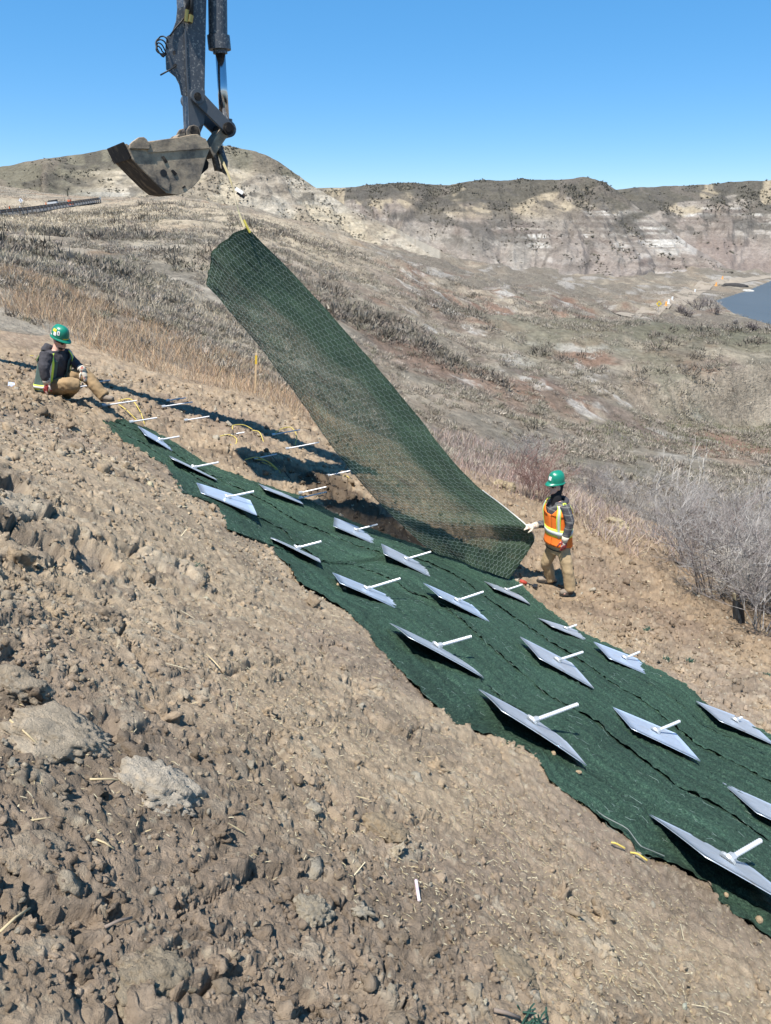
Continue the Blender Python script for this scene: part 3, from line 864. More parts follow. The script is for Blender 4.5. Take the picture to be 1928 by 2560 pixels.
def mat_strip(v0, v1, lift, seed, label, s0=0.0, s1=1.0, nu=64, ns=620):
    f = mat_surface(v0, v1, lift, seed)
    u, s = np.meshgrid(np.linspace(0, 1, nu), np.linspace(s0, s1, ns), indexing='ij')
    # frayed outline: the end and the outer edges wander a little
    P = f(u, s)
    tex = .010 * vnoise(u * 150, s * LEN * 30, seed + 9) + .006 * vnoise(u * 120, s * LEN * 28, seed + 10)
    P = P + tex[..., None] * SLN
    root = tag(mk('turf_mat', P.reshape(-1, 3), grid_faces(nu, ns), mat_mat, smooth=True), label, 'turf mat', 'green turf mats laid down the slope')
    wid = float(np.linalg.norm(fE - nE, axis=1).mean() * (v1 - v0))
    set_uv(root.data, np.stack([u.ravel() * wid + seed, s.ravel() * LEN], -1))
    def surf(uu, ss):
        ss = s0 + ss * (s1 - s0)
        q = f(uu, ss); return q + SLN * (-.007 + .012 * vnoise(uu * 40, ss * LEN * 9, seed + 20))[:, None]
    v, fc = hex_wires(surf, wid, LEN * (s1 - s0), rad=.0013, keepf=lambda a: vnoise(a[:, 0] * 1.3, a[:, 1] * 1.3, seed + 30) > .0)
    w = mk('wire_mesh', v, fc, wire_mat, root); w['kind'] = 'stuff'
    return root, f

m_near, f_near = mat_strip(0.0, .37, .006, 301, 'dark green fibre turf mat, the strip nearest the photographer along the crumbly soil edge')
m_mid, f_mid = mat_strip(.345, .70, .016, 302, 'dark green fibre turf mat, the middle strip between the two outer mats', .02)
m_far, f_far = mat_strip(.68, 1.0, .027, 303, 'dark green fibre turf mat, the farthest strip whose upper end runs under the lifted net', .03)

# a whitish selvedge wire along the near edge, lifting off the soil here and there
selv = material('selvedge', (.16, .18, .17), rough=.6)
for s0, s1 in ((.31, .335), (.895, .93)):
    mb = MB(); ss = np.linspace(s0, s1, 14); P = f_near(np.full(14, .012), ss); P[:, 2] += .012 + .02 * np.sin(np.linspace(0, math.pi, 14))
    mb.tube([tuple(p) for p in P], .0028, 5)
    mb.build('selvedge_wire', selv, m_near)

# the strip hanging from the excavator
def P3(px, py, d): return un(px, py, d)
NL = [P3(1076,1377,10.35), P3(1040,1345,10.2), P3(960,1270,9.9), P3(880,1182,9.6), P3(787,1053,9.25), P3(700,935,8.95), P3(648,868,8.8), P3(560,762,8.55), P3(517,712,8.45)]
NR = [P3(1272,1448,10.9), P3(1325,1372,11.1), P3(1337,1345,11.2), P3(1318,1317,11.15), P3(1275,1280,11.05), P3(1157,1180,10.75), P3(1018,1008,10.25), P3(880,846,9.7), P3(740,692,9.1), P3(618,568,8.45)]
NR[3] = np.array(ray(1318, 1317)) * (9.99 / ray(1318, 1317)[1])
nl = resample(np.array([list(p) for p in cat_rom(NL, 8)]), 260); nr_ = resample(np.array([list(p) for p in cat_rom(NR, 8)]), 260)
NETW, NETL = 2.3, 7.6
def net_surf(u, s):
    u = np.asarray(u, float); s = np.asarray(s, float)
    i = np.clip(s * 259, 0, 258.999); k = i.astype(int); fr = (i - k)[..., None]
    a = nl[k] * (1 - fr) + nl[k + 1] * fr; b = nr_[k] * (1 - fr) + nr_[k + 1] * fr
    p = a + (b - a) * u[..., None]
    # belly towards the camera on the left, the right third turns away
    bell = np.sin(np.pi * np.clip(u, 0, 1) ** .75) * np.sin(np.pi * np.clip(s * .93 + .04, 0, 1)) ** .8 * sstep(-.05, .3, s)
    nrm = np.array([-.38, -.88, .28])
    p = p + nrm * (.30 * bell + .06 * vnoise(u * 3, s * 6, 401) * np.sin(np.pi * u) + .03 * vnoise(u * 8 + s * 6, s * 20, 402) + .012 * vnoise(u * 22 + s * 9, s * 30, 404))[..., None]
    # the free top edge sags between the hung corner and the loose one
    top = sstep(.93, 1, s) * np.sin(np.pi * u)
    p[..., 2] += top * (.10 + .012 * vnoise(u * 9, s * 0, 403))
    p[..., 0] -= top * .06
    return p
nu, ns = 110, 360
u, s = np.meshgrid(np.linspace(0, 1, nu), np.linspace(0, 1, ns), indexing='ij')
P = net_surf(u, s) + (.006 * vnoise(u * 220, s * 700, 405))[..., None] * np.array([-.4, -.9, .2])
net = mk('lifted_turf_net', P.reshape(-1, 3), grid_faces(nu, ns), net_mat, smooth=True)
tag(net, 'see-through green turf net with hexagonal wire, hanging by its top corner from the excavator strap', 'turf net')
set_uv(net.data, np.stack([u.ravel() * NETW, s.ravel() * NETL], -1))
dens = .19 + .11 * vnoise(u * 3.5, s * 9, 412) + .07 * vnoise(u * 14, s * 34, 413) + .62 * sstep(.62, .82, u + .25 * sstep(.55, 1, s) + .05 * vnoise(s * 5, u, 411)) + .35 * sstep(.86, .97, s + .1 * u) + .5 * sstep(.03, .0, u) + .45 * sstep(.985, 1, s) + .40 * sstep(.12, .0, s) * sstep(1, .4, u)
a = net.data.attributes.new('Dens', 'FLOAT', 'POINT'); a.data.foreach_set('value', np.clip(dens, -.3, .75).ravel().astype(np.float32))
v, fc = hex_wires(lambda uu, ss: net_surf(uu, ss) + np.array([-.004, -.012, .004]), NETW, NETL, .10, .14, .0014)
hw = mk('hexagonal_wire', v, fc, material('net_wire', (.30, .37, .33), rough=.45, metal=.2, namt=.1), net); hw['kind'] = 'stuff'
mb = MB()
ss = np.linspace(.115, .30, 40); Q = net_surf(np.full(40, .998), ss); Q[:, 2] += .01
mb.tube([tuple(p) for p in Q], .009, 6)
mb.build('white_edge_cord', material('edge_cord', (.62, .62, .56), rough=.7), net)

# ------------------------------------------------------------------ anchor plates with threaded rods
steel = material('galvanised_steel', (.52, .57, .63), rough=.42, metal=.55, nscale=5, namt=.22, bump=.08, bscale=30, col2=(.30, .25, .19), c2scale=5.5, c2pos=.66, c2soft=.06, spec=.5)
rod_m = material('zinc_rod', (.60, .61, .62), rough=.42, metal=.35, nscale=30, namt=.12, spec=.5)
nut_m = material('nut_steel', (.6, .6, .58), rough=.4, metal=.6)
steel_sky_tint = material('sky_tinted_galvanised_steel', (.56, .66, .80), rough=.36, metal=.5, nscale=5, namt=.18, bump=.08, bscale=30, col2=(.46, .46, .46), c2scale=4.5, c2pos=.64, c2soft=.1, spec=.5)  # blue sky reflection put into the base colour, for some of the plates
RA = math.radians(2)
RDIR = Vector((.87 * math.cos(RA), .49 * math.cos(RA), math.sin(RA))).normalized()

def rod_mesh(L, r=.0138, pitch=.0155):
    prof = []; z = 0.0
    n = max(6, int(L / (pitch * .5)))
    n = min(n, 60)
    for i in range(n + 1):
        prof.append((L * i / n, r * (1.0 if i % 2 else .74)))
    vs = []; fs = []; k = 10
    for zz, rr in prof:
        for q in range(k):
            a = 2 * math.pi * q / k; vs.append((rr * math.cos(a), rr * math.sin(a), zz))
    for i in range(n):
        for q in range(k):
            a = i * k + q; b = i * k + (q + 1) % k
            fs.append((a, b, b + k, a + k))
    fs.append(tuple(range(k))[::-1]); fs.append(tuple(range(n * k, n * k + k)))
    return mk_mesh('rod', vs, fs)

def plate_mesh(s, seed):
    """square plate, slightly dished and bent along its long diagonal, 9 mm thick"""
    n = 9; g = np.linspace(-.5, .5, n) * s
    X, Y = np.meshgrid(g, g, indexing='ij')
    # diagonal directions
    d1 = (X + Y) / math.sqrt(2); d2 = (X - Y) / math.sqrt(2)
    r = np.random.default_rng(seed)
    Z = -.035 * r.uniform(.2, 1.2) * (d1 / s) ** 2 + .02 * r.uniform(-1, 1) * (d2 / s) + .03 * np.abs(d2 / s) * r.uniform(-.3, .5)
    top = np.stack([X, Y, Z + .003], -1).reshape(-1, 3); bot = np.stack([X, Y, Z - .003], -1).reshape(-1, 3)
    f = grid_faces(n, n); N = n * n
    rim = [i * n for i in range(n)] + [(n - 1) * n + j for j in range(1, n)] + [i * n + n - 1 for i in range(n - 2, -1, -1)] + [j for j in range(n - 2, 0, -1)]
    side = np.array([(rim[i], rim[(i + 1) % len(rim)], rim[(i + 1) % len(rim)] + N, rim[i] + N) for i in range(len(rim))])
    return mk_mesh('plate', np.concatenate([top, bot]), [f, f[:, ::-1] + N, side])

PLATES = [
('A', [1.677, 2.577, -2.953], [0.658, -0.753, -0.004], [0.462, 0.4, 0.791], .27, .58, 'largest steel anchor plate, cut off by the right border near the bottom'),
('P1', [0.88, 3.522, -2.87], [0.656, -0.751, -0.079], [0.512, 0.365, 0.777], .38, .59, 'long steel anchor plate beside a kink in the near mat edge'),
('P2', [2.167, 4.62, -3.86], [0.597, -0.802, -0.002], [0.404, 0.298, 0.865], .30, .57, 'bluish steel anchor plate in the middle mat with a soil crumb at its corner'),
('D', [3.366, 5.567, -4.517], [0.619, -0.784, -0.034], [0.389, 0.269, 0.881], .11, .56, 'steel anchor plate with a very short rod stub, far mat edge at right'),
('E', [2.756, 3.765, -3.883], [0.565, -0.822, 0.069], [0.427, 0.363, 0.829], 0, .62, 'steel anchor plate cut by the right border, its rod hidden outside the frame'),
('F', [0.363, 4.492, -2.966], [0.745, -0.659, -0.103], [0.462, 0.399, 0.792], .32, .63, 'greyish steel anchor plate close to the near mat edge, third up from the bottom right'),
('G', [1.559, 5.503, -3.78], [0.675, -0.713, -0.189], [0.496, 0.249, 0.832], .33, .59, 'steel anchor plate in the middle mat, straight downslope of the one nearest the lifted net'),
('H', [2.685, 6.776, -4.622], [0.651, -0.753, -0.095], [0.399, 0.232, 0.887], .25, .57, 'blue-tinted steel anchor plate on the far mat edge with straw pegs just below it'),
('I', [2.288, 7.799, -4.872], [0.696, -0.717, -0.022], [0.368, 0.331, 0.869], .19, .58, 'narrow edge-on anchor plate at the far mat edge, touching the blue-tinted one'),
('J', [0.737, 6.58, -3.766], [0.75, -0.638, -0.177], [0.443, 0.286, 0.85], .35, .62, 'steel anchor plate in the middle mat just below the foot of the lifted net'),
('K', [-0.202, 6.093, -3.358], [0.756, -0.646, -0.107], [0.418, 0.351, 0.838], .39, .63, 'bright blue-white steel anchor plate with soil crumbs on its left corner, long ribbed rod'),
('L', [1.73, 9.051, -4.995], [0.743, -0.659, -0.12], [0.4, 0.293, 0.868], .30, .60, 'steel anchor plate nearest the boots of the standing worker'),
('M', [0.248, 8.247, -4.099], [0.664, -0.733, -0.15], [0.445, 0.225, 0.867], .39, .66, 'edge-on anchor plate whose rod points at the yellow hose stub under the net'),
('N', [-0.439, 9.238, -4.129], [0.676, -0.722, -0.144], [0.417, 0.214, 0.883], .36, .66, 'thin edge-on steel anchor plate beside the damp dark soil strip'),
('O', [-0.978, 6.945, -3.322], [0.728, -0.685, -0.041], [0.417, 0.395, 0.818], .30, .58, 'steel anchor plate half sunk in the near mat, only a sliver showing'),
('P6', [-1.813, 7.509, -2.953], [0.826, -0.515, -0.227], [0.413, 0.28, 0.867], .32, .66, 'broad bright blue steel anchor plate near the upper left part of the near mat edge'),
('Q', [-2.654, 9.244, -3.187], [0.82, -0.536, -0.201], [0.441, 0.367, 0.819], .36, .66, 'steel anchor plate second from the upper left end of the mat'),
('R', [-3.365, 10.141, -3.063], [0.809, -0.4, -0.43], [0.559, 0.3, 0.773], .29, .60, 'tilted steel anchor plate at the upper left end of the mat over the folded edge'),
('S', [-1.567, 9.838, -3.792], [0.836, -0.517, -0.187], [0.374, 0.284, 0.883], 0, .62, 'steel anchor plate without a rod on the far mat edge below two lying rods'),
]
for i, (nm, Pc, d1, n, L, size, lab) in enumerate(PLATES):
    n = Vector(n).normalized(); d1 = Vector(d1); d1 = (d1 - n * d1.dot(n)).normalized(); d2 = n.cross(d1)
    ex = (d1 - d2).normalized(); ey = (d1 + d2).normalized()          # plate sides lie at 45 degrees to its diagonals
    root = empty('anchor_plate', Vector(Pc), lab, 'anchor plate', 'square anchor plates on the turf mats')
    M = Matrix((ex, ey, n)).transposed().to_4x4()
    p = link('plate', plate_mesh(size, 500 + i), steel_sky_tint if nm in ('P6', 'K', 'J', 'H', 'R', 'P2') else steel, root); p.matrix_local = Matrix.Translation(n * .020) @ M
    if L > 0:
        rd = RDIR if nm not in ('A', 'P1', 'P2', 'F', 'G') else Vector((.87, .49, -.045)).normalized()
        r = link('threaded_rod', rod_mesh(L), rod_m, root)
        r.matrix_local = Matrix.Translation(n * .024) @ rd.to_track_quat('Z', 'Y').to_matrix().to_4x4()
        mb = MB(); a = rd * .015; b = rd * .05
        mb.cyl(n * .024 + a, n * .024 + b, .023, n=6)
        mb.cyl(n * .024, n * .032 + rd * .008, .042, n=14)
        mb.build('nut_and_washer', nut_m, root)

# ------------------------------------------------------------------ bare anchor rods and yellow grout hoses above the mat
RODS = [([-4.3, 10.65, -2.68], .43, 'white anchor rod at the boot of the seated worker with a yellow hose'),
 ([-3.84, 10.44, -2.88], .32, 'white anchor rod standing out just above the top end of the mat'),
 ([-3.89, 12.5, -3.05], .26, 'short white anchor rod in the long boom shadow right of the seated worker'),
 ([-3.83, 12.02, -3.04], .45, 'dull grey anchor rod lying in the long boom shadow'),
 ([-4.97, 11.33, -2.55], .14, 'short white anchor rod under the knee of the seated worker'),
 ([-5.03, 12.27, -2.67], .18, 'white anchor rod tip behind the raised shin of the seated worker'),
 ([-3.37, 11.68, -3.19], .34, 'lone white anchor rod in bare soil between the shadow and the mat'),
 ([-2.68, 11.51, -3.41], .26, 'grey anchor rod with a looped yellow hose lying on its base'),
 ([-2.02, 12.36, -3.64], .46, 'white anchor rod in front of the wide dark shadow beside the net'),
 ([-1.72, 11.9, -3.76], .55, 'longest grey anchor rod, lying bare below the wide dark shadow'),
 ([-2.11, 10.99, -3.64], .31, 'grey anchor rod with several yellow hoses hanging off it'),
 ([-0.97, 11.28, -4.04], .36, 'dark grey anchor rod in shade at the left edge of the net'),
 ([-1.31, 10.21, -3.94], .38, 'upper of the two white anchor rods lying close together above the mat'),
 ([-1.28, 9.97, -3.93], .37, 'lower of the two white anchor rods lying close together above the mat')]
for P_, L, lab in RODS:
    root = empty('anchor_rod', Vector(P_) + Vector((0, 0, .03)), lab, 'anchor rod', 'bare anchor rods in the soil')
    r = link('threaded_rod', rod_mesh(L + .06, .0125), rod_m, root); r.matrix_local = RDIR.to_track_quat('Z', 'Y').to_matrix().to_4x4()
    mb = MB(); mb.cyl(RDIR * -.03, RDIR * .03, .027, n=8); mb.build('collar', nut_m, root)

hose_m = material('yellow_hose_plastic', (.55, .43, .10), rough=.45, namt=.12, spec=.4)
dark_hose = material('dark_hose_plastic', (.03, .03, .03), rough=.5)
def hose(pts, lab, r=.0085, m=None, name='grout_hose', lift=.03):
    Q = [V(hit(p[0], p[1], 0.03)) + Vector((0, 0, p[2] if len(p) > 2 else lift)) for p in pts]
    v, f = tube([tuple(q) for q in cat_rom(Q, 7)], r, 6)
    o = mk(name, v, f, m or hose_m, smooth=True)
    tag(o, lab, 'hose', 'hoses on the soil above the mat')
hose([(296,1010,.05),(330,1022,.16),(352,1045,.12),(362,1060,.0)], 'yellow hose arching from the rod at the seated worker boot, outer loop')
hose([(298,1016,.03),(318,1036,.07),(345,1053,.0)], 'yellow hose under the arched one, right of the seated worker boot')
hose([(540,1097,.02),(572,1098,.08),(592,1108,.08),(588,1116,.03),(565,1112,.02),(548,1100,.02)], 'yellow hose coiled in a closed loop on the soil')
hose([(550,1098,.02),(590,1098,.1),(601,1110,.05),(590,1118,.0)], 'thin dark hose behind the closed yellow loop', .006, dark_hose)
hose([(582,1078,.02),(584,1072,.06),(610,1072,.07),(632,1080,.05)], 'yellow hose lying uphill of the closed loop, curled at its left end')
hose([(632,1084,.06),(650,1092,.08),(660,1107,.0)], 'short yellow hose bent down to the soil between loop and shadow')
hose([(686,1088,.02),(702,1081,.06),(728,1084,.12),(742,1098,.08),(738,1113,.0)], 'yellow hose arching off the rod in front of the wide shadow')
hose([(613,1152,.02),(645,1152,.06),(676,1166,.05),(694,1179,.0)], 'upper long yellow hose in the bundle below the two shadows')
hose([(640,1153,.03),(668,1164,.08),(690,1176,.05),(702,1184,.0)], 'lower long yellow hose in the bundle below the two shadows')
hose([(655,1158,.02),(685,1172,.03),(700,1181,.0)], 'shortest yellow hose in the bundle below the two shadows', .007)
hose([(676,1150,.12),(700,1172,.06),(728,1200,.0)], 'dark hose drooping right of the yellow bundle', .006, dark_hose)
hose([(845,1192,.03),(868,1199,.06),(886,1209,.0)], 'yellow hose in the shade at the left edge of the net')
hose([(1078,1381,.02),(1098,1374,.05)], 'stub of yellow hose poking from under the foot of the net', .010)
hose([(66,892,.02),(86,896,.05)], 'yellow hose end behind the back of the seated worker, upper')
hose([(66,909,.01),(84,911,.02)], 'short yellow hose end behind the back of the seated worker, lower')
hose([(196,972,.04),(206,962,.09),(198,966,.06)], 'yellow hose end between the knees of the seated worker')
hose([(1528,2106,.0),(1540,2112,.008),(1562,2122,.004)], 'pale yellow hose end half buried at the near mat edge, uphill piece', .0045)
hose([(1576,2131,.0),(1594,2139,.01),(1618,2152,.002)], 'pale yellow hose half buried at the near mat edge, downhill piece', .0045)
# ------------------------------------------------------------------ excavator: bucket, stick, linkage, and the boom that reaches in from the left
EXD = 11.2
YAW = math.radians(30)
EW = Vector((math.sin(YAW), -math.cos(YAW), 0))        # from the far side of the machine arm towards the camera side
EX0 = V(un(430, 300, EXD))
def E(zx, zy, o=0.0):
    """point on the side plane of the bucket (o metres behind it) seen at close-up coordinates zx, zy"""
    d = V(ray(240 + zx / 4.165, zy / 4.165)); q = EX0 - EW * o
    return d * ((q - Vector((0, 0, 0))).dot(EW) / d.dot(EW))
black_paint = material('worn_black_paint', (.075, .080, .088), rough=.45, nscale=18, namt=.2, col2=(.25, .24, .22), c2scale=34, c2pos=.575, c2soft=.03, bump=.12, bscale=40, spec=.4, detail=9)
clean_paint = material('dark_grey_paint', (.085, .092, .10), rough=.42, nscale=10, namt=.12, col2=(.22, .20, .17), c2scale=9, c2pos=.68, c2soft=.04, spec=.4)
muddy = material('muddy_bucket_steel', (.37, .29, .20), rough=.9, nscale=11, namt=.35, col2=(.085, .078, .072), c2scale=3.4, c2pos=.54, c2soft=.10, bump=.3, bscale=30, spec=.25, detail=9)
darksteel = material('scoured_steel', (.022, .019, .017), rough=.75, nscale=12, namt=.3, metal=.3, col2=(.17, .13, .09), c2scale=5, c2pos=.6, c2soft=.1)
chrome = material('chrome_piston', (.55, .57, .6), rough=.16, metal=1.0, namt=0)
rubber = material('hydraulic_hose_rubber', (.02, .02, .02), rough=.5)
brass = material('brass_fitting', (.42, .29, .09), rough=.35, metal=.9)
exc = empty('excavator', E(1050, 1340, .4), 'dark excavator arm with a muddy toothless bucket hanging over the slope', 'excavator')
def P_(pts, o): return [E(a, b, o) for a, b in pts]
def EB(a, b, o): return E(a, b, 0) - EW * o
def PB(pts, o): return [EB(a, b, o) for a, b in pts]

BW = 1.25     # bucket width
SO, SW = .42, .42   # stick set back and width
# stick: tapering box
stick_r = [(1010 if False else 1155, -1500), (1155, 0), (1148, 300), (1140, 700), (1135, 1000), (1126, 1300), (1085, 1400)]
stick_l = [(985, 1385), (975, 1150), (965, 930), (950, 700), (935, 300), (912, 0), (880, -1500)]
mb = MB(); mb.prism(P_(stick_r + stick_l, SO), -EW * SW); keep(mb.build('stick', black_paint, bevel=.02), exc)
# edge plate welded along the left of the side face and the flange plates top and bottom
mb = MB()
for pts in ([(935, 300), (950, 700), (965, 930), (985, 1380), (968, 1380), (949, 930), (934, 700), (919, 300)],): mb.prism(P_(pts, SO), EW * .02)
keep(mb.build('weld_flange', clean_paint), exc)
mb = MB(); mb.prism(P_([(968, 935), (1134, 940), (1126, 1290), (985, 1380)], SO - .002), EW * .018); keep(mb.build('doubler_plate', clean_paint, bevel=.006), exc)
# bracket with two holes: built as a plate with real openings
def plate_with_holes(pts, holes, o, th, name, m, n=16):
    bm = bmesh.new()
    def loop(ps): 
        vs = [bm.verts.new(E(a, b, o)) for a, b in ps]
        return [bm.edges.new((vs[i], vs[(i + 1) % len(vs)])) for i in range(len(vs))]
    es = loop(pts)
    for cx, cy, rx, ry in holes:
        es += loop([(cx + rx * math.cos(2 * math.pi * k / n), cy + ry * math.sin(2 * math.pi * k / n)) for k in range(n)])
    bmesh.ops.triangle_fill(bm, use_beauty=True, edges=es)
    r = bmesh.ops.extrude_face_region(bm, geom=bm.faces[:])
    bmesh.ops.translate(bm, verts=[g for g in r['geom'] if isinstance(g, bmesh.types.BMVert)], vec=-EW * th)
    bmesh.ops.recalc_face_normals(bm, faces=bm.faces)
    me = bpy.data.meshes.new(name); bm.to_mesh(me); bm.free()
    return keep(link(name, me, m), exc)
brk = [(925, 60), (850, 90), (838, 215), (790, 350), (738, 378), (727, 480), (730, 600), (735, 720), (790, 765), (832, 800), (872, 880), (893, 990), (958, 1000), (950, 700)]
plate_with_holes(brk, [(815, 551, 19, 26), (825, 690, 22, 27)], SO + .03, .03, 'hose_bracket', black_paint)
plate_with_holes(brk, [], SO + .20, .03, 'hose_bracket', black_paint)
# bucket cylinder
co = SO + SW / 2
cyl = keep((lambda m: (m.cyl(E(1250, -1300, co), E(1272, 372, co), .152, n=24), m)[1])(MB()).build('bucket_cylinder', black_paint, smooth=False), exc)
def sub(mbx, name, m, parent, smooth=False, bevel=0):
    o = mbx.build(name, m, None, smooth, bevel); o.data.transform(Matrix.Translation(-exc.location)); o.parent = parent; return o
mb = MB(); mb.cyl(E(1275, 372, co), E(1290, 520, co), .185, n=24); mb.cyl(E(1291, 520, co), E(1296, 560, co), .118, n=24); sub(mb, 'gland_collar', black_paint, cyl)
mb = MB(); mb.cyl(E(1296, 560, co), E(1340, 1270, co), .082, n=24); sub(mb, 'piston_rod', chrome, cyl, True)
mb = MB(); mb.cyl(E(1340, 1240, co - .09), E(1345, 1300, co - .09), .13, n=16); mb.cyl(E(1385, 1340, co - .13), E(1385, 1340, co - .13) - EW * .26, .13, n=20); sub(mb, 'rod_eye', black_paint, cyl)
# rocker links (one each side of the stick), rounded ends
def link_bar(p, q, r0, r1, o, th, name, m, n=14):
    A, B = Vector((*p, 0)), Vector((*q, 0)); d = (B - A).normalized(); s = Vector((-d.y, d.x, 0)); pts = []
    for k in range(n + 1):
        a = math.pi * k / n; pts.append(A + (s * math.cos(a) - d * math.sin(a)) * r0)
    for k in range(n + 1):
        a = math.pi * k / n; pts.append(B + (-s * math.cos(a) + d * math.sin(a)) * r1)
    mbb = MB(); mbb.prism([E(c.x, c.y, SO - .10) - EW * (o - SO + .10) for c in pts], -EW * th); return keep(mbb.build(name, m, bevel=.012), exc)
l1 = link_bar((1060, 1000), (1385, 1335), 66, 58, SO - .10, .075, 'rocker_link', clean_paint)
l2 = link_bar((1060, 1000), (1385, 1335), 66, 58, SO + SW + .03, .075, 'rocker_link', clean_paint)
for pp, r in (((1063, 1003), .105), ((1383, 1338), .095)):
    mb = MB(); mb.cyl(E(*pp, SO - .125), E(*pp, SO - .125) - EW * (SW + .25), r, n=20); sub(mb, 'pin', darksteel if pp[0] > 1200 else clean_paint, l1)
    mb = MB(); mb.cyl(E(*pp, SO - .15), E(*pp, SO - .15) - EW * .04, r * .55, n=16); sub(mb, 'pin_cap', darksteel, l1)
mb = MB(); mb.prism(P_([(1315, 1330), (1392, 1392), (1290, 1540), (1228, 1648), (1180, 1545), (1250, 1420)], SO - .02), -EW * .46); bl = keep(mb.build('bucket_link', muddy, bevel=.015), exc)
# bucket: two side plates, curved shell, lip, ears
side = [(285, 1495), (335, 1515), (345, 1545), (545, 1545), (545, 1472), (850, 1430), (1000, 1398), (1060, 1398), (1110, 1432), (1145, 1445), (1187, 1548), (1150, 1640), (1118, 1750), (1085, 1865), (1030, 1930), (930, 2005), (850, 2030), (740, 2012), (640, 1930), (500, 1790), (365, 1650)]
bk = keep((lambda m: (m.prism(PB(side, 0), -EW * .04), m)[1])(MB()).build('bucket', muddy, bevel=.008), exc)
mb = MB(); mb.prism(PB(side, BW), EW * .04); sub(mb, 'side_plate', muddy, bk)
shell = [(285, 1495), (365, 1650), (500, 1790), (640, 1930), (740, 2012), (850, 2030), (930, 2005), (1030, 1930), (1085, 1865), (1118, 1750), (1150, 1640), (1187, 1548)]
mb = MB(); pc = Vector((760, 1650, 0))
n = len(shell); inner = [(a + (760 - a) * .045, b + (1650 - b) * .06) for a, b in shell]
vs = [EB(a, b, .012) for a, b in shell] + [EB(a, b, BW - .012) for a, b in shell] + [EB(a, b, .012) for a, b in inner] + [EB(a, b, BW - .012) for a, b in inner]
fs = [(i, i + 1, n + i + 1, n + i) for i in range(n - 1)] + [(2 * n + i, 3 * n + i, 3 * n + i + 1, 2 * n + i + 1) for i in range(n - 1)] + [(0, n, 3 * n, 2 * n), (n - 1, 3 * n - 1, 4 * n - 1, 2 * n - 1)]
mb.add(vs, fs); sub(mb, 'bucket_shell', darksteel, bk)
# worn cutting edge, thicker than the shell
mb = MB(); mb.prism(PB([(268, 1482), (292, 1478), (372, 1640), (352, 1662)], -.012), -EW * (BW + .024)); sub(mb, 'cutting_edge', darksteel, bk, bevel=.012)
mb = MB(); mb.prism(PB([(345, 1548), (352, 1500), (378, 1474), (440, 1432), (490, 1428), (520, 1448), (536, 1474), (556, 1484), (556, 1546), (545, 1556)], -.05), -EW * .09); sub(mb, 'side_cutter', muddy, bk, bevel=.01)
mb = MB(); mb.prism(PB([(345, 1548), (352, 1500), (378, 1474), (440, 1432), (490, 1428), (520, 1448), (536, 1474), (556, 1484), (556, 1546), (545, 1556)], BW - .04), -EW * .09); sub(mb, 'side_cutter', muddy, bk, bevel=.01)
mb = MB(); mb.prism(PB([(540, 1480), (850, 1434), (1000, 1402), (1060, 1402), (1110, 1436), (1143, 1448), (1183, 1546), (540, 1592)], -.022), -EW * .026); sub(mb, 'rim_plate', muddy, bk, bevel=.005)
mb = MB(); mb.prism(PB([(350, 1560), (540, 1600), (560, 1622), (770, 1900), (760, 1990), (640, 1920), (505, 1785), (372, 1650)], -.012), -EW * .014); sub(mb, 'wear_plate', muddy, bk)
for pts in ([(680, 1632), (706, 1622), (748, 1684), (722, 1702)], [(778, 1776), (802, 1764), (846, 1808), (822, 1832)], [(896, 1952), (924, 1928), (936, 1942), (908, 1962)]):
    mb = MB(); mb.prism(PB(pts, -.014), -EW * .02); sub(mb, 'wear_pad', darksteel, bk, bevel=.003)
mb = MB(); mb.cyl(EB(703, 1803, -.016), EB(703, 1803, .012), .055, n=18); sub(mb, 'drain_hole', rubber, bk)
for o in (.30, .90):
    ear = [(1005, 1420), (1000, 1340), (1030, 1290), (1078, 1278), (1125, 1296), (1146, 1350), (1150, 1440), (1187, 1548), (1130, 1600), (1010, 1500)]
    mb = MB(); mb.prism(PB(ear, o), -EW * .06); sub(mb, 'ear', muddy, bk, bevel=.01)
mb = MB(); mb.cyl(EB(1080, 1345, .27), EB(1080, 1345, .99), .075, n=18); sub(mb, 'bucket_pin', darksteel, bk)
mb = MB(); mb.prism(PB([(880, 1432), (935, 1372), (990, 1362), (1000, 1420)], .35), -EW * .5); sub(mb, 'stick_nose', muddy, bk)
mb = MB(); mb.prism(PB([(1110, 1640), (1180, 1600), (1232, 1680), (1226, 1742), (1086, 1872)], .30), -EW * .6); sub(mb, 'back_wall', darksteel, bk)
# hoses and fittings on the stick, loose wire coil
mb = MB()
mb.tube([E(958, -900, SO - .05), E(960, 0, SO - .05), E(952, 110, SO - .05)], .03, 10); mb.tube([E(1000, -900, SO - .06), E(998, 20, SO - .06), E(994, 165, SO - .06)], .03, 10)
keep(mb.build('hydraulic_hose', rubber, smooth=True), exc)
mb = MB(); mb.cyl(E(950, 105, SO - .05), E(940, 230, SO - .05), .035, n=12); mb.cyl(E(992, 160, SO - .06), E(980, 235, SO - .06), .04, n=12); keep(mb.build('hose_fitting', brass), exc)
mb = MB(); mb.tube([E(930, 170, SO), E(880, 235, SO + .02), E(830, 290, SO + .02), E(770, 375, SO)], .012, 6)
random.seed(3)
for k in range(4):
    c = (690 - 6 * k, 470 + 22 * k); r = (66 - 10 * k, 92 - 12 * k)
    pts = [E(c[0] + r[0] * math.cos(t) + random.uniform(-6, 6), c[1] + r[1] * math.sin(t + .3 * k), SO + .05 * math.sin(t * 2 + k)) for t in np.linspace(.3, 6.0, 16)]
    mb.tube([tuple(p) for p in cat_rom(pts, 3)], .011, 5)
mb.tube([E(828, 690, SO), E(770, 728, SO - .05), E(672, 782, SO - .08)], .012, 5)
keep(mb.build('loose_wire', rubber, smooth=True), exc)

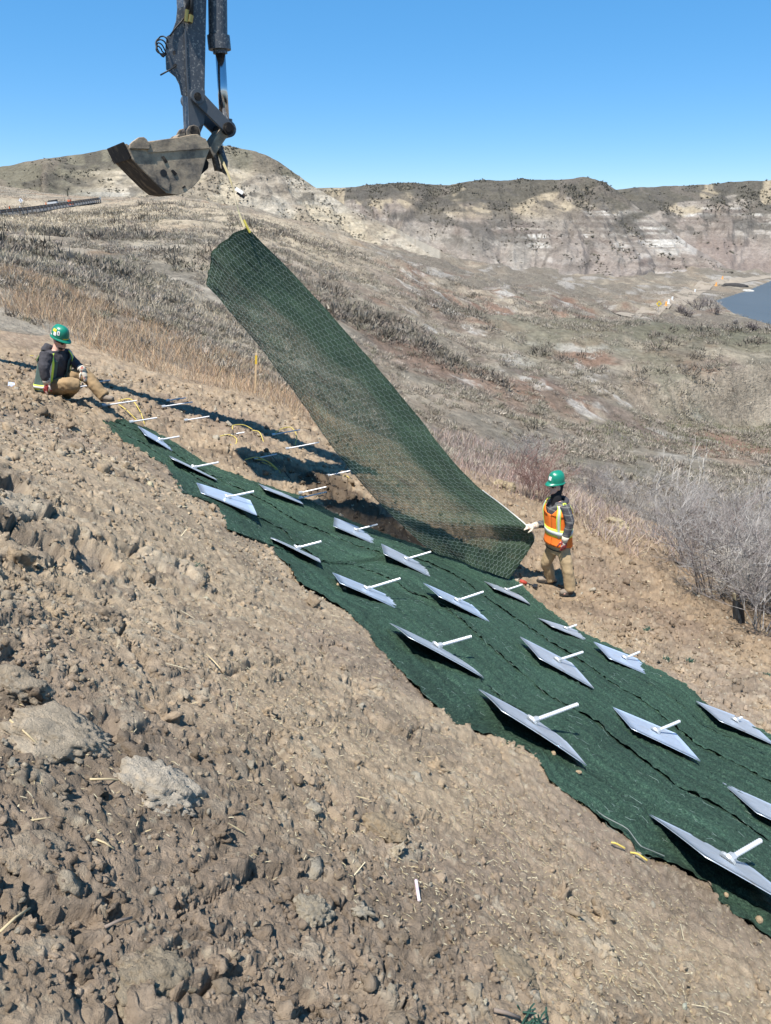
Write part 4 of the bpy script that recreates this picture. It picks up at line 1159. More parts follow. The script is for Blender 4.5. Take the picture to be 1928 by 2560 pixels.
# size the machine for its real distance: a mid-size excavator about eight metres away
EXD = 8.1; SC = EXD / 11.2
EX0 = V(un(430, 300, EXD))
for o in [c for c in bpy.data.objects if c.parent == exc] + [g for c in bpy.data.objects if c.parent == exc for g in c.children]:
    o.data.transform(Matrix.Scale(SC, 4))
exc.location = E(1050, 1340, .4 * SC)
co *= SC
# boom reaching in from the machine out of frame on the left
mb = MB(); a = E(1020, -1500, (SO + SW / 2) * SC); kn = Vector((-4.9, 10.0, 4.5)); ba = Vector((-10.0, 10.6, 3.2))
for p, q, h0, h1 in ((a, kn, .20, .30), (kn, ba, .30, .27)):
    d = (q - p).normalized(); s = d.cross(Vector((0, 0, 1))).normalized(); u_ = s.cross(d)
    vs = [p + s * .15 + u_ * h0, p - s * .15 + u_ * h0, p - s * .15 - u_ * h0, p + s * .15 - u_ * h0, q + s * .15 + u_ * h1, q - s * .15 + u_ * h1, q - s * .15 - u_ * h1, q + s * .15 - u_ * h1]
    mb.add(vs, [(0, 1, 2, 3), (7, 6, 5, 4), (0, 4, 5, 1), (1, 5, 6, 2), (2, 6, 7, 3), (3, 7, 4, 0)])
keep(mb.build('boom', black_paint, bevel=.02), exc)
# ------------------------------------------------------------------ lifting strap between bucket hook and net
strap_m = material('webbing_strap', (.40, .35, .20), rough=.85, nscale=40, namt=.25)
top = E(1268, 1580, co); bot = V(nr_[-1])
root = empty('lifting_strap', top, 'worn yellow webbing strap from the bucket hook down to the net corner', 'strap')
mb = MB(); n = 26; pts = []
for i in range(n + 1):
    t = i / n; p = top.lerp(bot, t) + Vector((.03 * math.sin(t * 5), 0, -.03 * math.sin(math.pi * t)))
    a = .5 + 1.8 * t; w = Vector((math.cos(a), -.35, math.sin(a) * .25)) * .024
    pts.append((p - w, p + w))
vs = []
for a, b in pts: vs += [a + Vector((0, -.003, 0)), b + Vector((0, -.003, 0)), b + Vector((0, .003, 0)), a + Vector((0, .003, 0))]
fs = []
for i in range(n):
    for q in range(4):
        a = i * 4 + q; b = i * 4 + (q + 1) % 4
        fs.append((a, b, b + 4, a + 4))
fs += [(0, 1, 2, 3), (n * 4 + 3, n * 4 + 2, n * 4 + 1, n * 4)]
mb.add(vs, fs); keep(mb.build('webbing', strap_m), root)
mb = MB(); mb.tube([top + Vector((-.02, 0, .16)), top + Vector((-.06, 0, .05)), top + Vector((-.02, 0, -.20)), top + Vector((.06, 0, -.24)), top + Vector((.075, 0, -.12)), top + Vector((.02, 0, .06))], .045, 8); keep(mb.build('lifting_hook', black_paint, smooth=True), root)
tp = top.lerp(bot, .56)
mb = MB(); mb.box(tp + Vector((.07, -.01, .025)), (.042, 0, -.026), (0, .003, 0), (.010, .006, .017)); keep(mb.build('capacity_tag', material('tag_white', (.75, .73, .68), rough=.6)), root)
mb = MB(); mb.box(tp + Vector((.085, .015, -.015)), (.042, .008, -.03), (0, .003, 0), (.014, .009, .02)); keep(mb.build('tag_sleeve', material('tag_brown', (.06, .04, .03), rough=.6)), root)
mb = MB(); mb.tube([bot + Vector((-.03, -.01, .08)), bot + Vector((0, -.02, .01)), bot + Vector((.035, -.02, -.06))], .014, 8); keep(mb.build('yellow_knot', material('yellow_webbing', (.52, .43, .08), rough=.8)), root)
# ------------------------------------------------------------------ people
def ell(c, a, b, u, nseg=14, nring=9):
    """closed ellipsoid, half axes a, b, u (vectors)"""
    vs = [c - u]; fs = []
    for i in range(1, nring):
        ph = -math.pi / 2 + math.pi * i / nring
        for q in range(nseg):
            t = 2 * math.pi * q / nseg
            vs.append(c + u * math.sin(ph) + (a * math.cos(t) + b * math.sin(t)) * math.cos(ph))
    vs.append(c + u)
    for q in range(nseg): fs.append((0, 1 + (q + 1) % nseg, 1 + q))
    for i in range(nring - 2):
        for q in range(nseg):
            a0 = 1 + i * nseg + q; b0 = 1 + i * nseg + (q + 1) % nseg
            fs.append((a0, b0, b0 + nseg, a0 + nseg))
    l = len(vs) - 1; s = 1 + (nring - 2) * nseg
    for q in range(nseg): fs.append((s + q, s + (q + 1) % nseg, l))
    return vs, fs

class Loft:
    def __init__(s, rings, k=4):
        C = cat_rom([r[0] for r in rings], k); A = cat_rom([r[1] for r in rings], k); B = cat_rom([r[2] for r in rings], k)
        s.C, s.A, s.B = C, A, B; s.n = len(C)
    def pt(s, ang, v, off=0.0):
        f = min(max(v, 0), .9999) * (s.n - 1); i = int(f); t = f - i
        c = s.C[i].lerp(s.C[i + 1], t); a = s.A[i].lerp(s.A[i + 1], t); b = s.B[i].lerp(s.B[i + 1], t)
        ca, sa = math.cos(ang), math.sin(ang)
        e = a * (abs(ca) ** .85 * (1 if ca > 0 else -1)) + b * (abs(sa) ** .85 * (1 if sa > 0 else -1))
        return c + e * (1 + off / max(e.length, .01))
    def shape(s, n=18, v0=0, v1=1, m=None, off=0):
        m = m or s.n
        vs = [s.pt(2 * math.pi * q / n, v0 + (v1 - v0) * i / (m - 1), off) for i in range(m) for q in range(n)]
        fs = [(i * n + q, i * n + (q + 1) % n, (i + 1) * n + (q + 1) % n, (i + 1) * n + q) for i in range(m - 1) for q in range(n)]
        fs += [tuple(range(n))[::-1], tuple(range((m - 1) * n, m * n))]
        return vs, fs
    def patch(s, fn, nu, nv, th=.004):
        """fn(i/nu, j/nv) -> (ang, v, off); a thin shell following the body"""
        vs = []
        for o in (0, th):
            for i in range(nu + 1):
                for j in range(nv + 1):
                    a, v, of = fn(i / nu, j / nv); vs.append(s.pt(a, v, of + o))
        N = (nu + 1) * (nv + 1); w = nv + 1
        fs = []
        for i in range(nu):
            for j in range(nv):
                q = (i * w + j, i * w + j + 1, (i + 1) * w + j + 1, (i + 1) * w + j)
                fs.append(q[::-1]); fs.append(tuple(x + N for x in q))
        rim = [(i * w) for i in range(nu + 1)] + [nu * w + j for j in range(1, nv + 1)] + [i * w + nv for i in range(nu - 1, -1, -1)] + [j for j in range(nv - 1, 0, -1)]
        for i in range(len(rim)):
            a, b = rim[i], rim[(i + 1) % len(rim)]; fs.append((a, b, b + N, a + N))
        return vs, fs

def hand_shapes(wrist, d, pn, th, curl=.4, size=1.0, spread=.05, curls=None):
    """d: towards the fingertips, pn: out of the back of the hand, th: side the thumb leaves from"""
    d = d.normalized(); pn = (pn - d * pn.dot(d)).normalized(); side = d.cross(pn).normalized()
    if side.dot(th) < 0: side = -side
    S = size; out = []
    out.append(tube([wrist - d * .03 * S, wrist + d * .02 * S, wrist + d * .055 * S, wrist + d * .098 * S], [.030 * S, .036 * S, .045 * S, .041 * S], 12, flat=.55, ref=pn))
    for k, (o, L) in enumerate(((.031, .072), (.0105, .080), (-.0105, .074), (-.031, .058))):
        c = curls[k] if curls else curl * (1 + .12 * k)
        p = wrist + d * .085 * S + side * o * S; dr = (d + side * spread * (o / .03)).normalized(); pts = [p - dr * .02]
        r = []
        for j, f in enumerate((.45, .32, .23)):
            pts.append(p); p = p + dr * L * f * S
            dr = (dr * math.cos(c) - pn * math.sin(c)).normalized()
        pts.append(p)
        out.append(tube([tuple(q) for q in pts], [.0105 * S, .0115 * S, .0105 * S, .0098 * S, .0078 * S], 8))
    p = wrist + d * .025 * S + side * .028 * S; dr = (d * .62 + side * .7 - pn * .3).normalized()
    p1 = p + dr * .045 * S; dr2 = (d * .93 + side * .2 - pn * .35).normalized(); p2 = p1 + dr2 * .032 * S; p3 = p2 + (dr2 - pn * .25).normalized() * .024 * S
    out.append(tube([tuple(q) for q in (p - dr * .01, p, p1, p2, p3)], [.016 * S, .016 * S, .0135 * S, .012 * S, .0085 * S], 8))
    return out

skin_m = material('skin', (.62, .36, .27), rough=.55, nscale=18, namt=.08, spec=.35)
green_helmet = material('green_helmet_shell', (.008, .19, .12), rough=.34, nscale=6, namt=.06, spec=.5)
sticker_w = material('sticker_white', (.75, .75, .72), rough=.5, namt=.05)
sticker_y = material('sticker_yellow', (.75, .55, .05), rough=.5, namt=.05)
black_cloth = material('black_knit', (.018, .018, .020), rough=.9, nscale=60, namt=.2)
charcoal = material('charcoal_fleece', (.052, .050, .056), rough=.92, nscale=40, namt=.25, bump=.3, bscale=90, bdist=.004)
khaki = material('khaki_canvas', (.40, .295, .17), rough=.88, nscale=9, namt=.14, bump=.35, bscale=22, bdist=.012, col2=(.30, .215, .125), c2scale=6, c2pos=.6, c2soft=.15)
brown_canvas = material('brown_canvas', (.30, .205, .11), rough=.88, nscale=9, namt=.16, bump=.35, bscale=22, bdist=.012, col2=(.22, .15, .08), c2scale=6, c2pos=.6, c2soft=.15)
boot_m = material('dusty_boot_leather', (.20, .165, .13), rough=.8, nscale=20, namt=.3)
sole_m = material('boot_rubber', (.05, .045, .04), rough=.7)
red_glove = material('red_glove_rubber', (.25, .035, .035), rough=.6, nscale=40, namt=.25, col2=(.52, .47, .39), c2scale=17, c2pos=.56, c2soft=.03)
cream_glove = material('cream_glove_cloth', (.55, .49, .39), rough=.85, nscale=30, namt=.15, col2=(.42, .06, .04), c2scale=14, c2pos=.62, c2soft=.04)
orange_vest = material('orange_vest_fabric', (.88, .19, .025), rough=.7, nscale=14, namt=.1, bump=.25, bscale=30, bdist=.01)
green_vest = material('dark_green_vest_fabric', (.075, .115, .105), rough=.75, nscale=14, namt=.12, bump=.25, bscale=30, bdist=.01)
lime_tape = material('lime_tape', (.62, .80, .10), rough=.5, namt=.05)
silver_tape = material('silver_tape', (.60, .62, .60), rough=.35, metal=.2, nscale=60, namt=.1)
lens_m = material('safety_lens', (.03, .012, .008), rough=.08, spec=.6, namt=0)
eye_m = material('eye_white', (.6, .58, .55), rough=.2, namt=0)
iris_m = material('eye_iris', (.03, .02, .015), rough=.1, namt=0)

def plaid_material():
    m = material('grey_plaid_flannel', (.082, .080, .084), rough=.92, nscale=40, namt=.2)
    nt = m.node_tree; N = nt.nodes; L = nt.links; b = N['Principled BSDF']
    src = b.inputs['Base Color'].links[0].from_socket
    tc = N.new('ShaderNodeTexCoord'); sp = N.new('ShaderNodeSeparateXYZ'); L.new(tc.outputs['Object'], sp.inputs[0])
    def stripes(sock, freq, ph, wid):
        a = N.new('ShaderNodeMath'); a.operation = 'MULTIPLY_ADD'; a.inputs[1].default_value = freq; a.inputs[2].default_value = ph; L.new(sock, a.inputs[0])
        f = N.new('ShaderNodeMath'); f.operation = 'FRACT'; L.new(a.outputs[0], f.inputs[0])
        l = N.new('ShaderNodeMath'); l.operation = 'LESS_THAN'; l.inputs[1].default_value = wid; L.new(f.outputs[0], l.inputs[0]); return l.outputs[0]
    h = N.new('ShaderNodeMath'); h.operation = 'ADD'; L.new(sp.outputs[0], h.inputs[0]); L.new(sp.outputs[1], h.inputs[1])
    s1 = stripes(sp.outputs[2], 9.5, .2, .13); s2 = stripes(h.outputs[0], 10.5, .1, .13)
    s3 = stripes(sp.outputs[2], 9.5, .7, .4); s4 = stripes(h.outputs[0], 10.5, .6, .4)
    c = src
    for s, col in ((s3, (.045, .045, .05)), (s4, (.05, .048, .052)), (s1, (.23, .225, .20)), (s2, (.21, .205, .19))):
        mx = N.new('ShaderNodeMix'); mx.data_type = 'RGBA'
        k = N.new('ShaderNodeMath'); k.operation = 'MULTIPLY'; k.inputs[1].default_value = .65; L.new(s, k.inputs[0])
        L.new(k.outputs[0], mx.inputs[0]); L.new(c, mx.inputs[6]); mx.inputs[7].default_value = (*col, 1); c = mx.outputs[2]
    L.new(c, b.inputs['Base Color'])
    return m
plaid = plaid_material()

def head_shapes(c, f, l, u, neck):
    """skull, jaw, nose, chin, ears, neck"""
    o = [ell(c + u * .018 - f * .008, f * .098, l * .076, u * .105), ell(c - u * .045 + f * .022, f * .070, l * .060, u * .075),
         tube([tuple(c + f * .088 + u * .02), tuple(c + f * .108 - u * .005), tuple(c + f * .118 - u * .028), tuple(c + f * .088 - u * .036)], [.010, .013, .016, .012], 8),
         ell(c + f * .078 - u * .095, f * .022, l * .024, u * .020), ell(c + f * .084 - u * .058, f * .014, l * .026, u * .009), ell(c + f * .082 - u * .072, f * .013, l * .024, u * .009),
         ell(c + f * .078 + u * .030, f * .020, l * .055, u * .012)]
    for s in (-1, 1): o.append(ell(c + l * .078 * s - f * .008 - u * .012, f * .022, l * .010, u * .034))
    o.append(tube([tuple(c - u * .06 - f * .02), tuple(neck), tuple(neck - u * .06)], [.060, .062, .075], 12))
    return o

def helmet(c, f, l, u, parent, label):
    """hard hat: dome with a centre ridge, all-round brim with a peak, suspension band"""
    root = tag(mk('hard_hat', [(0, 0, 0)] * 3, [(0, 1, 2)]), label, 'hard hat'); me0 = root.data
    vs = []; fs = []; n = 28; prof = [(1.0, 0.0), (1.0, .042), (.965, .078), (.87, .115), (.70, .141), (.46, .157), (.2, .164)]
    for k, (r, h) in enumerate(prof):
        for q in range(n):
            t = 2 * math.pi * q / n
            ridge = .010 * math.exp(-(math.sin(t) * r / .22) ** 2) * (1 if h > .08 else 0)
            vs.append(c + (f * .130 * math.cos(t) + l * .110 * math.sin(t)) * r + u * (h + ridge))
    vs.append(c + u * .172)
    for k in range(len(prof) - 1):
        for q in range(n): fs.append((k * n + q, k * n + (q + 1) % n, (k + 1) * n + (q + 1) % n, (k + 1) * n + q))
    t0 = (len(prof) - 1) * n
    for q in range(n): fs.append((t0 + q, t0 + (q + 1) % n, len(vs) - 1))
    # brim
    b0 = len(vs)
    for (r, dz) in ((1.0, .004), (1.12, -.012), (1.125, -.018), (.99, -.006)):
        for q in range(n):
            t = 2 * math.pi * q / n; pk = max(0, math.cos(t)) ** 2
            vs.append(c + (f * (.130 * r + .045 * pk * (r > 1.05)) * math.cos(t) + l * .110 * r * math.sin(t)) + u * (dz - .012 * pk * (r > 1.05)))
    for k in range(3):
        for q in range(n): fs.append((b0 + k * n + q, b0 + (k + 1) * n + q, b0 + (k + 1) * n + (q + 1) % n, b0 + k * n + (q + 1) % n))
    me = mk_mesh('hard_hat', vs, fs, smooth=True); root.data = me; bpy.data.meshes.remove(me0)
    me.materials.append(green_helmet)
    del root['label'], root['category']
    root.parent = parent
    me.transform(Matrix.Translation(-parent.location))
    def dome(t, h):
        k = np.interp(h, [p[1] for p in prof], [p[0] for p in prof])
        return c + (f * .133 * math.cos(t) + l * .113 * math.sin(t)) * float(k) + u * (h + .002)
    def decal(name, t0, t1, h0, h1, m, nn=6):
        vs = []; fs = []
        for i in range(nn + 1):
            for j in range(nn + 1): vs.append(dome(t0 + (t1 - t0) * i / nn, h0 + (h1 - h0) * j / nn) - parent.location)
        for i in range(nn):
            for j in range(nn): a = i * (nn + 1) + j; fs.append((a, a + 1, a + nn + 2, a + nn + 1))
        return mk(name, vs, fs, m, root, smooth=True)
    return root, decal

def finish_person(root, parts):
    for o in parts:
        o.data.transform(Matrix.Translation(-root.location)); o.parent = root

def boot(heel, toe, ank, root, sc=1.0):
    d = (toe - heel); L = d.length; d.normalize(); up = Vector((0, 0, 1)); up = (up - d * up.dot(d)).normalized(); s = d.cross(up)
    sh = [tube([tuple(heel + d * L * a + up * h) for a, h in ((.04, .045), (.22, .055), (.5, .052), (.78, .042), (.96, .034))], [.040, .048, .050, .050, .036], 12, flat=.85, ref=up),
          tube([tuple(heel + d * L * .22 + up * .05), tuple((heel + d * L * .24 + up * .11).lerp(ank, .3)), tuple(ank + (ank - heel).normalized() * .05)], [.05, .053, .062], 12)]
    b = remeshed('boot', sh, .011, boot_m, None, 3)
    mb = MB()
    pts = []
    for k in range(16):
        t = 2 * math.pi * k / 16; w = .052 - .010 * max(0, -math.cos(t)); pts.append(heel + d * (L * .5 + L * .52 * math.cos(t)) + s * w * math.sin(t) - up * .004)
    mb.prism([tuple(p) for p in pts], tuple(up * .026))
    so = mb.build('sole', sole_m)
    return b, so

def joint(px, py, Y):
    d = ray(px, py); return V(d * (Y / d[1]))

# ---- the worker standing on the right, steadying the net edge
YS = 9.89
def J(px, py, dy=0.0): return joint(px, py, YS + dy)
f = Vector((-.87, -.49, 0)).normalized(); l = Vector((.49, -.87, 0)).normalized(); u = Vector((0, 0, 1))
feet_n = J(1420, 1484, -.22); feet_f = J(1372, 1455, .22)
pel = J(1394, 1362); wst = J(1397, 1332); che = J(1395, 1290); shl = J(1394, 1261); nck = J(1391, 1245); hc = J(1389, 1216)
sL = J(1413, 1264, -.17); sR = J(1376, 1264, .16); eL = J(1425, 1309, -.26); wL = J(1412, 1350, -.27); eR = J(1368, 1307, .2); wR = J(1335, 1314.5, .13)
hL, kL, aL = J(1406, 1366, -.09), J(1417, 1415, -.2), J(1427, 1466, -.22)
hR, kR, aR = J(1384, 1366, .09), J(1367, 1406, .14), J(1376, 1445, .22)
root = empty('person', (feet_n + feet_f) / 2, 'standing worker in orange vest and green hard hat holding the edge of the net', 'person')
tors = Loft([(pel - u * .08, l * .165, f * .125), (pel + u * .02, l * .185, f * .135), (wst, l * .175, f * .130), (che, l * .200, f * .140), (che.lerp(shl, .6), l * .205, f * .128), (shl + u * .02, l * .165, f * .095), (nck, l * .070, f * .068)])
T = lambda pts, rad, k=3, n=12: tube([tuple(p) for p in pts], rad, n, k=k)
parts = []
hand_far = hand_shapes(wR, (J(1313, 1318, .1) - wR), Vector((-.1, -.5, .8)), Vector((0, -1, .3)), .5, curls=(.35, .6, .85, 1.0))
hand_near = hand_shapes(wL, (J(1407, 1381, -.29) - wL), Vector((.3, -.9, 0)), f, .45)
body = remeshed('body', head_shapes(hc, f, l, u, nck) + [tors.shape(14, off=-.03)] + [T([sL, eL, wL], [.045, .036, .026]), T([sR, eR, wR], [.045, .036, .026]), T([hL, kL, aL], [.075, .05, .035]), T([hR, kR, aR], [.075, .05, .035]),
    T([aL, feet_n + f * .02 + u * .03, feet_n + f * .1 + u * .03], [.035, .035, .025]), T([aR, feet_f + f * .02 + u * .03, feet_f + f * .1 + u * .03], [.035, .035, .025])] + hand_far + hand_near, .0105, skin_m, None, 2)
parts.append(body)
fn = Vector((.06, 0, 0))
parts.append(remeshed('trousers', [Loft([(pel - u * .12, l * .175, f * .135), (pel, l * .19, f * .142), (pel + u * .10, l * .185, f * .138)]).shape(16), T([hL + u * .03, hL.lerp(kL, .5), kL, kL.lerp(aL, .5), aL - u * .055], [.112, .100, .088, .088, .092]), T([hR + u * .03, hR.lerp(kR, .5), kR, kR.lerp(aR, .5), aR - u * .03], [.112, .100, .088, .086, .088])], .013, khaki, None, 3, .012, 9, (1, 1, .8)))
parts.append(remeshed('flannel_shirt', [tors.shape(18, .12, .93), T([sL + l * -.02, sL.lerp(eL, .5), eL, eL.lerp(wL, .6), wL - u * .0], [.082, .074, .066, .058, .050]), T([sR, sR.lerp(eR, .5), eR, eR.lerp(wR, .6), wR.lerp(eR, .05)], [.082, .074, .066, .056, .046])], .012, plaid, None, 3, .009, 14))
# vest: flared shell with open front neck, arm holes left to the shirt sleeves
def vest_fn(a0, a1, v0, v1, off, flare=0.0, neck=None):
    def fnn(i, j):
        a = a0 + (a1 - a0) * i; v = v0 + (v1 - v0) * j
        return a, v, off + flare * max(0, .5 - v) + .004 * math.sin(a * 7 + v * 9)
    return fnn
VS = []
# angles: 0 = his left (towards the camera), pi/2 = front, pi = his right, -pi/2 = back
for a0, a1, v0, v1 in ((.10, math.pi * .47, .20, .58), (math.pi * .47, math.pi - .1, .20, .58), (-math.pi + .1, -.1, .18, .60), (-.12, .12, .20, .52), (math.pi - .12, math.pi + .12, .20, .52)):
    VS.append(tors.patch(vest_fn(a0, a1, v0, v1,   .022, .085), 14, 12, .008))
# front panels up to the shoulders leaving a V, and the back yoke
def fp(side):
    def fnn(i, j):
        v = .57 + .30 * j
        vneck = .10 + .62 * j
        a = (math.pi / 2 - vneck) + (.42 + .1 * j - (math.pi / 2 - vneck)) * i
        if side < 0: a = math.pi - a
        return a, v, .032
    return fnn
VS.append(tors.patch(fp(1), 6, 10, .008)); VS.append(tors.patch(fp(-1), 6, 10, .008))
VS.append(tors.patch(lambda i, j: (-math.pi / 2 + (i - .5) * (2.35 - .3 * j), .58 + .30 * j, .034), 12, 10, .008))
mb = MB()
for v, fc in VS: mb.add(v, fc)
vest = mb.build('safety_vest', orange_vest, smooth=True); parts.append(vest)
def strips(fns, name, m):
    mb = MB()
    for fnn, nu, nv in fns:
        v, fc = tors.patch(fnn, nu, nv, .003); mb.add(v, fc)
    o = mb.build(name, m, smooth=True); return o
W1, W2 = .33, .41
sub_parts = []
sub_parts.append(strips([(lambda i, j: (-math.pi + 2 * math.pi * i, W1 + (W2 - W1) * j, .032 + .085 * max(0, .5 - W1) + .004 * math.sin((-math.pi + 2 * math.pi * i) * 7 + 2.5)), 40, 2)], 'lime_band', lime_tape))
sub_parts.append(strips([(lambda i, j: (-math.pi + 2 * math.pi * i, W1 + .02 + (W2 - W1 - .04) * j, .037 + .085 * max(0, .5 - W1) + .004 * math.sin((-math.pi + 2 * math.pi * i) * 7 + 2.5)), 40, 2)], 'silver_band', silver_tape))
for sd in (1, -1):
    A_ = lambda x, sd=sd: x if sd > 0 else math.pi - x
    sub_parts.append(strips([(lambda i, j: (A_(.72 + .34 * i), .33 + .54 * j, .046), 3, 12), (lambda i, j: (-A_(.72 + .34 * i), .60 + .27 * j, .048), 3, 8)], 'lime_brace', lime_tape))
    sub_parts.append(strips([(lambda i, j: (A_(.80 + .18 * i), .33 + .54 * j, .051), 3, 12), (lambda i, j: (-A_(.80 + .18 * i), .60 + .27 * j, .053), 3, 8)], 'silver_brace', silver_tape))
    # piping around the arm hole
    mb = MB(); pts = [tors.pt(A_(.10 + .36 * math.sin(math.pi * min(t, 1))), .50 + .42 * t, .032) for t in np.linspace(0, 1, 10)] + [tors.pt(A_(-.10 - .36 * math.sin(math.pi * t)), .92 - .42 * t, .032) for t in np.linspace(0, 1, 10)]
    mb.tube([tuple(p) for p in pts], .011, 6); sub_parts.append(mb.build('arm_hole_binding', lime_tape, smooth=True))
# black hood under the helmet, open at the face
hood = []
for k in range(9):
    t = k / 8
hs = [ell(hc - f * .048 + u * .010, f * .085, l * .088, u * .118), T([hc - u * .05 - f * .052, nck.lerp(hc, .25), nck - u * .05, che + u * .10 + f * .06], [.074, .078, .085, .060])]
parts.append(remeshed('hood', hs, .011, black_cloth, None, 3, .006, 16))
parts.append(remeshed('hood_collar', [tube([tuple(shl + (f * .10 * math.cos(t) + l * .115 * math.sin(t)) + u * (.045 - .03 * math.cos(t)) - f * .03) for t in np.linspace(-2.6 + math.pi, 2.6 + math.pi, 14)], .036, 10)], .011, charcoal, None, 3, .006, 16))
hh, decal = helmet(hc + u * .075 - f * .005, (f + u * -.02).normalized(), l, (u + f * .02).normalized(), root, '')
decal('sticker', .25, -.25, .045, .10, sticker_w); decal('sticker', 2.55, 2.75, .03, .05, sticker_w)
mb = MB()
for s in (-1, 1):
    mb.add(*ell(hc + f * .086 + l * .034 * s + u * .012, f * .014, l * .028, u * .016, 10, 7))
mb.tube([tuple(hc + f * .06 + l * .075 + u * .018), tuple(hc + f * .10 + u * .016), tuple(hc + f * .06 - l * .075 + u * .018)], .006, 6)
parts.append(mb.build('safety_glasses', lens_m, smooth=True))
for s in (-1, 1):
    mb = MB(); mb.add(*ell(hc + f * .082 + l * .033 * s + u * .010, f * .013, l * .014, u * .010, 10, 7)); parts.append(mb.build('eye', eye_m, smooth=True))
gf = remeshed('glove', hand_shapes(wR, (J(1313, 1318, .1) - wR), Vector((-.1, -.5, .8)), Vector((0, -1, .3)), .5, 1.14, curls=(.35, .6, .85, 1.0)), .0062, cream_glove, None, 2)
gn = remeshed('glove', hand_shapes(wL, (J(1407, 1381, -.29) - wL), Vector((.3, -.9, 0)), f, .45, 1.16), .0062, red_glove, None, 2)
parts += [gf, gn]
for w_, e_ in ((wR, eR), (wL, eL)):
    d_ = (w_ - e_).normalized(); mb = MB(); mb.tube([tuple(w_ - d_ * .055), tuple(w_ - d_ * .01), tuple(w_ + d_ * .03)], [.056, .050, .042], 14); parts.append(mb.build('glove_cuff', cream_glove, smooth=True))
mb = MB(); v, fc = tors.patch(lambda i, j: (-math.pi + 2 * math.pi * i, .075 + .03 * j, .015), 30, 2, .006); mb.add(v, fc); parts.append(mb.build('belt', sole_m))
for heel, toe, ank in ((J(1433, 1483, -.22), J(1399, 1487, -.24), aL), (J(1392, 1456, .22), J(1342, 1452, .19), aR)):
    parts += list(boot(heel, toe, ank, root))
finish_person(root, parts)
for o in sub_parts:
    o.data.transform(Matrix.Translation(-root.location)); o.parent = vest

# ---- the worker sitting on the slope on the left
YS = 10.42
f = Vector((.90, -.42, 0)).normalized(); l = Vector((.42, .90, 0)).normalized(); u = Vector((0, 0, 1))     # l = his left, away from the camera
pel = J(131, 966); wst = J(130, 942); che = J(136, 908); shl = J(139, 884); nck = J(143, 872, .0); hc = J(150, 853, 0)
hf = (f * .93 - u * .36).normalized(); hu = (u * .93 + f * .36).normalized()
sR = J(117, 885, -.20); eR = J(110, 922, -.34); wR = J(117, 955, -.34); sL = J(160, 880, .20); eL = J(186, 907, .14); wL = J(207, 925, .02)
hR = J(137, 968, -.12); kR = J(186, 961, -.22); aR = J(168, 986, .12)
hL = J(142, 964, .12); kL = J(209, 934, .10); aL = J(259, 989, .0)
root = empty('person', J(150, 985), 'seated worker in dark hoodie and green hard hat leaning on one hand', 'person')
tors = Loft([(pel - u * .08, l * .180, f * .15), (pel + u * .02, l * .205, f * .165), (wst, l * .20, f * .16), (che, l * .215, f * .155), (che.lerp(shl, .6), l * .215, f * .138), (shl + u * .02, l * .17, f * .10), (nck, l * .072, f * .07)])
hand_r = lambda s=1.0: hand_shapes(wR, Vector((-.25, -.12, -.95)), Vector((-.5, -.8, .25)), Vector((.9, -.2, 0)), .35, s)
hand_l = lambda s=1.0: hand_shapes(wL, Vector((.35, -.25, -.9)), Vector((.75, -.35, .4)), Vector((-.6, -.6, -.2)), .38, s)
body = remeshed('body', head_shapes(hc, hf, l, hu, nck) + [tors.shape(14, off=-.03), T([sL, eL, wL], [.045, .036, .026]), T([sR, eR, wR], [.045, .036, .026]), T([hL, kL, aL], [.08, .05, .035]), T([hR, kR, aR], [.08, .05, .035]),
    T([aL, J(264, 997, -.02), J(280, 1000, -.04)], [.035, .035, .025]), T([aR, J(160, 990, .14), J(150, 989, .18)], [.035, .035, .025])] + hand_r() + hand_l(), .0105, skin_m, None, 2)
parts = [body]
parts.append(remeshed('trousers', [Loft([(pel - u * .10, l * .19, f * .17), (pel, l * .205, f * .17), (pel + u * .08, l * .20, f * .165)]).shape(16), T([hL, hL.lerp(kL, .5) + u * .02, kL, kL.lerp(aL, .5), aL - (kL - aL).normalized() * .02], [.125, .115, .098, .090, .088]), T([hR, hR.lerp(kR, .5), kR, kR.lerp(aR, .5), aR], [.125, .122, .102, .090, .080])], .013, brown_canvas, None, 3, .016, 9))
parts.append(remeshed('hoodie', [tors.shape(18, .12, .95), T([sL, sL.lerp(eL, .5), eL, eL.lerp(wL, .6), wL], [.090, .082, .074, .064, .052]), T([sR, sR.lerp(eR, .5), eR, eR.lerp(wR, .6), wR + u * .01], [.095, .086, .076, .066, .054]), T([shl - f * .11 + u * .03 - l * .10, shl - f * .15 + u * .075, shl - f * .11 + u * .03 + l * .10], [.045, .065, .045])], .012, charcoal, None, 3, .010, 13))
VS = []
# angles here: 0 = his left (far side), pi/2 = front, pi = his right (towards the camera)
for a0, a1, v0, v1 in ((.10, math.pi * .40, .08, .58), (math.pi * .60, math.pi - .1, .08, .58), (-math.pi + .1, -.1, .06, .60), (-.12, .12, .08, .50), (math.pi - .12, math.pi + .12, .08, .50)):
    VS.append(tors.patch(vest_fn(a0, a1, v0, v1, .022, .05), 14, 12, .008))
def fp2(side):
    def fnn(i, j):
        v = .57 + .30 * j; vneck = .30 + .42 * j
        a = (math.pi / 2 - vneck) + (.40 + .1 * j - (math.pi / 2 - vneck)) * i
        return (a if side > 0 else math.pi - a), v, .040
    return fnn
VS.append(tors.patch(fp2(1), 6, 10, .008)); VS.append(tors.patch(fp2(-1), 6, 10, .008))
VS.append(tors.patch(lambda i, j: (-math.pi / 2 + (i - .5) * (2.35 - .3 * j), .58 + .30 * j, .034), 12, 10, .008))
mb = MB()
for v, fc in VS: mb.add(v, fc)
vest = mb.build('safety_vest', green_vest, smooth=True); parts.append(vest)
sub_parts = []
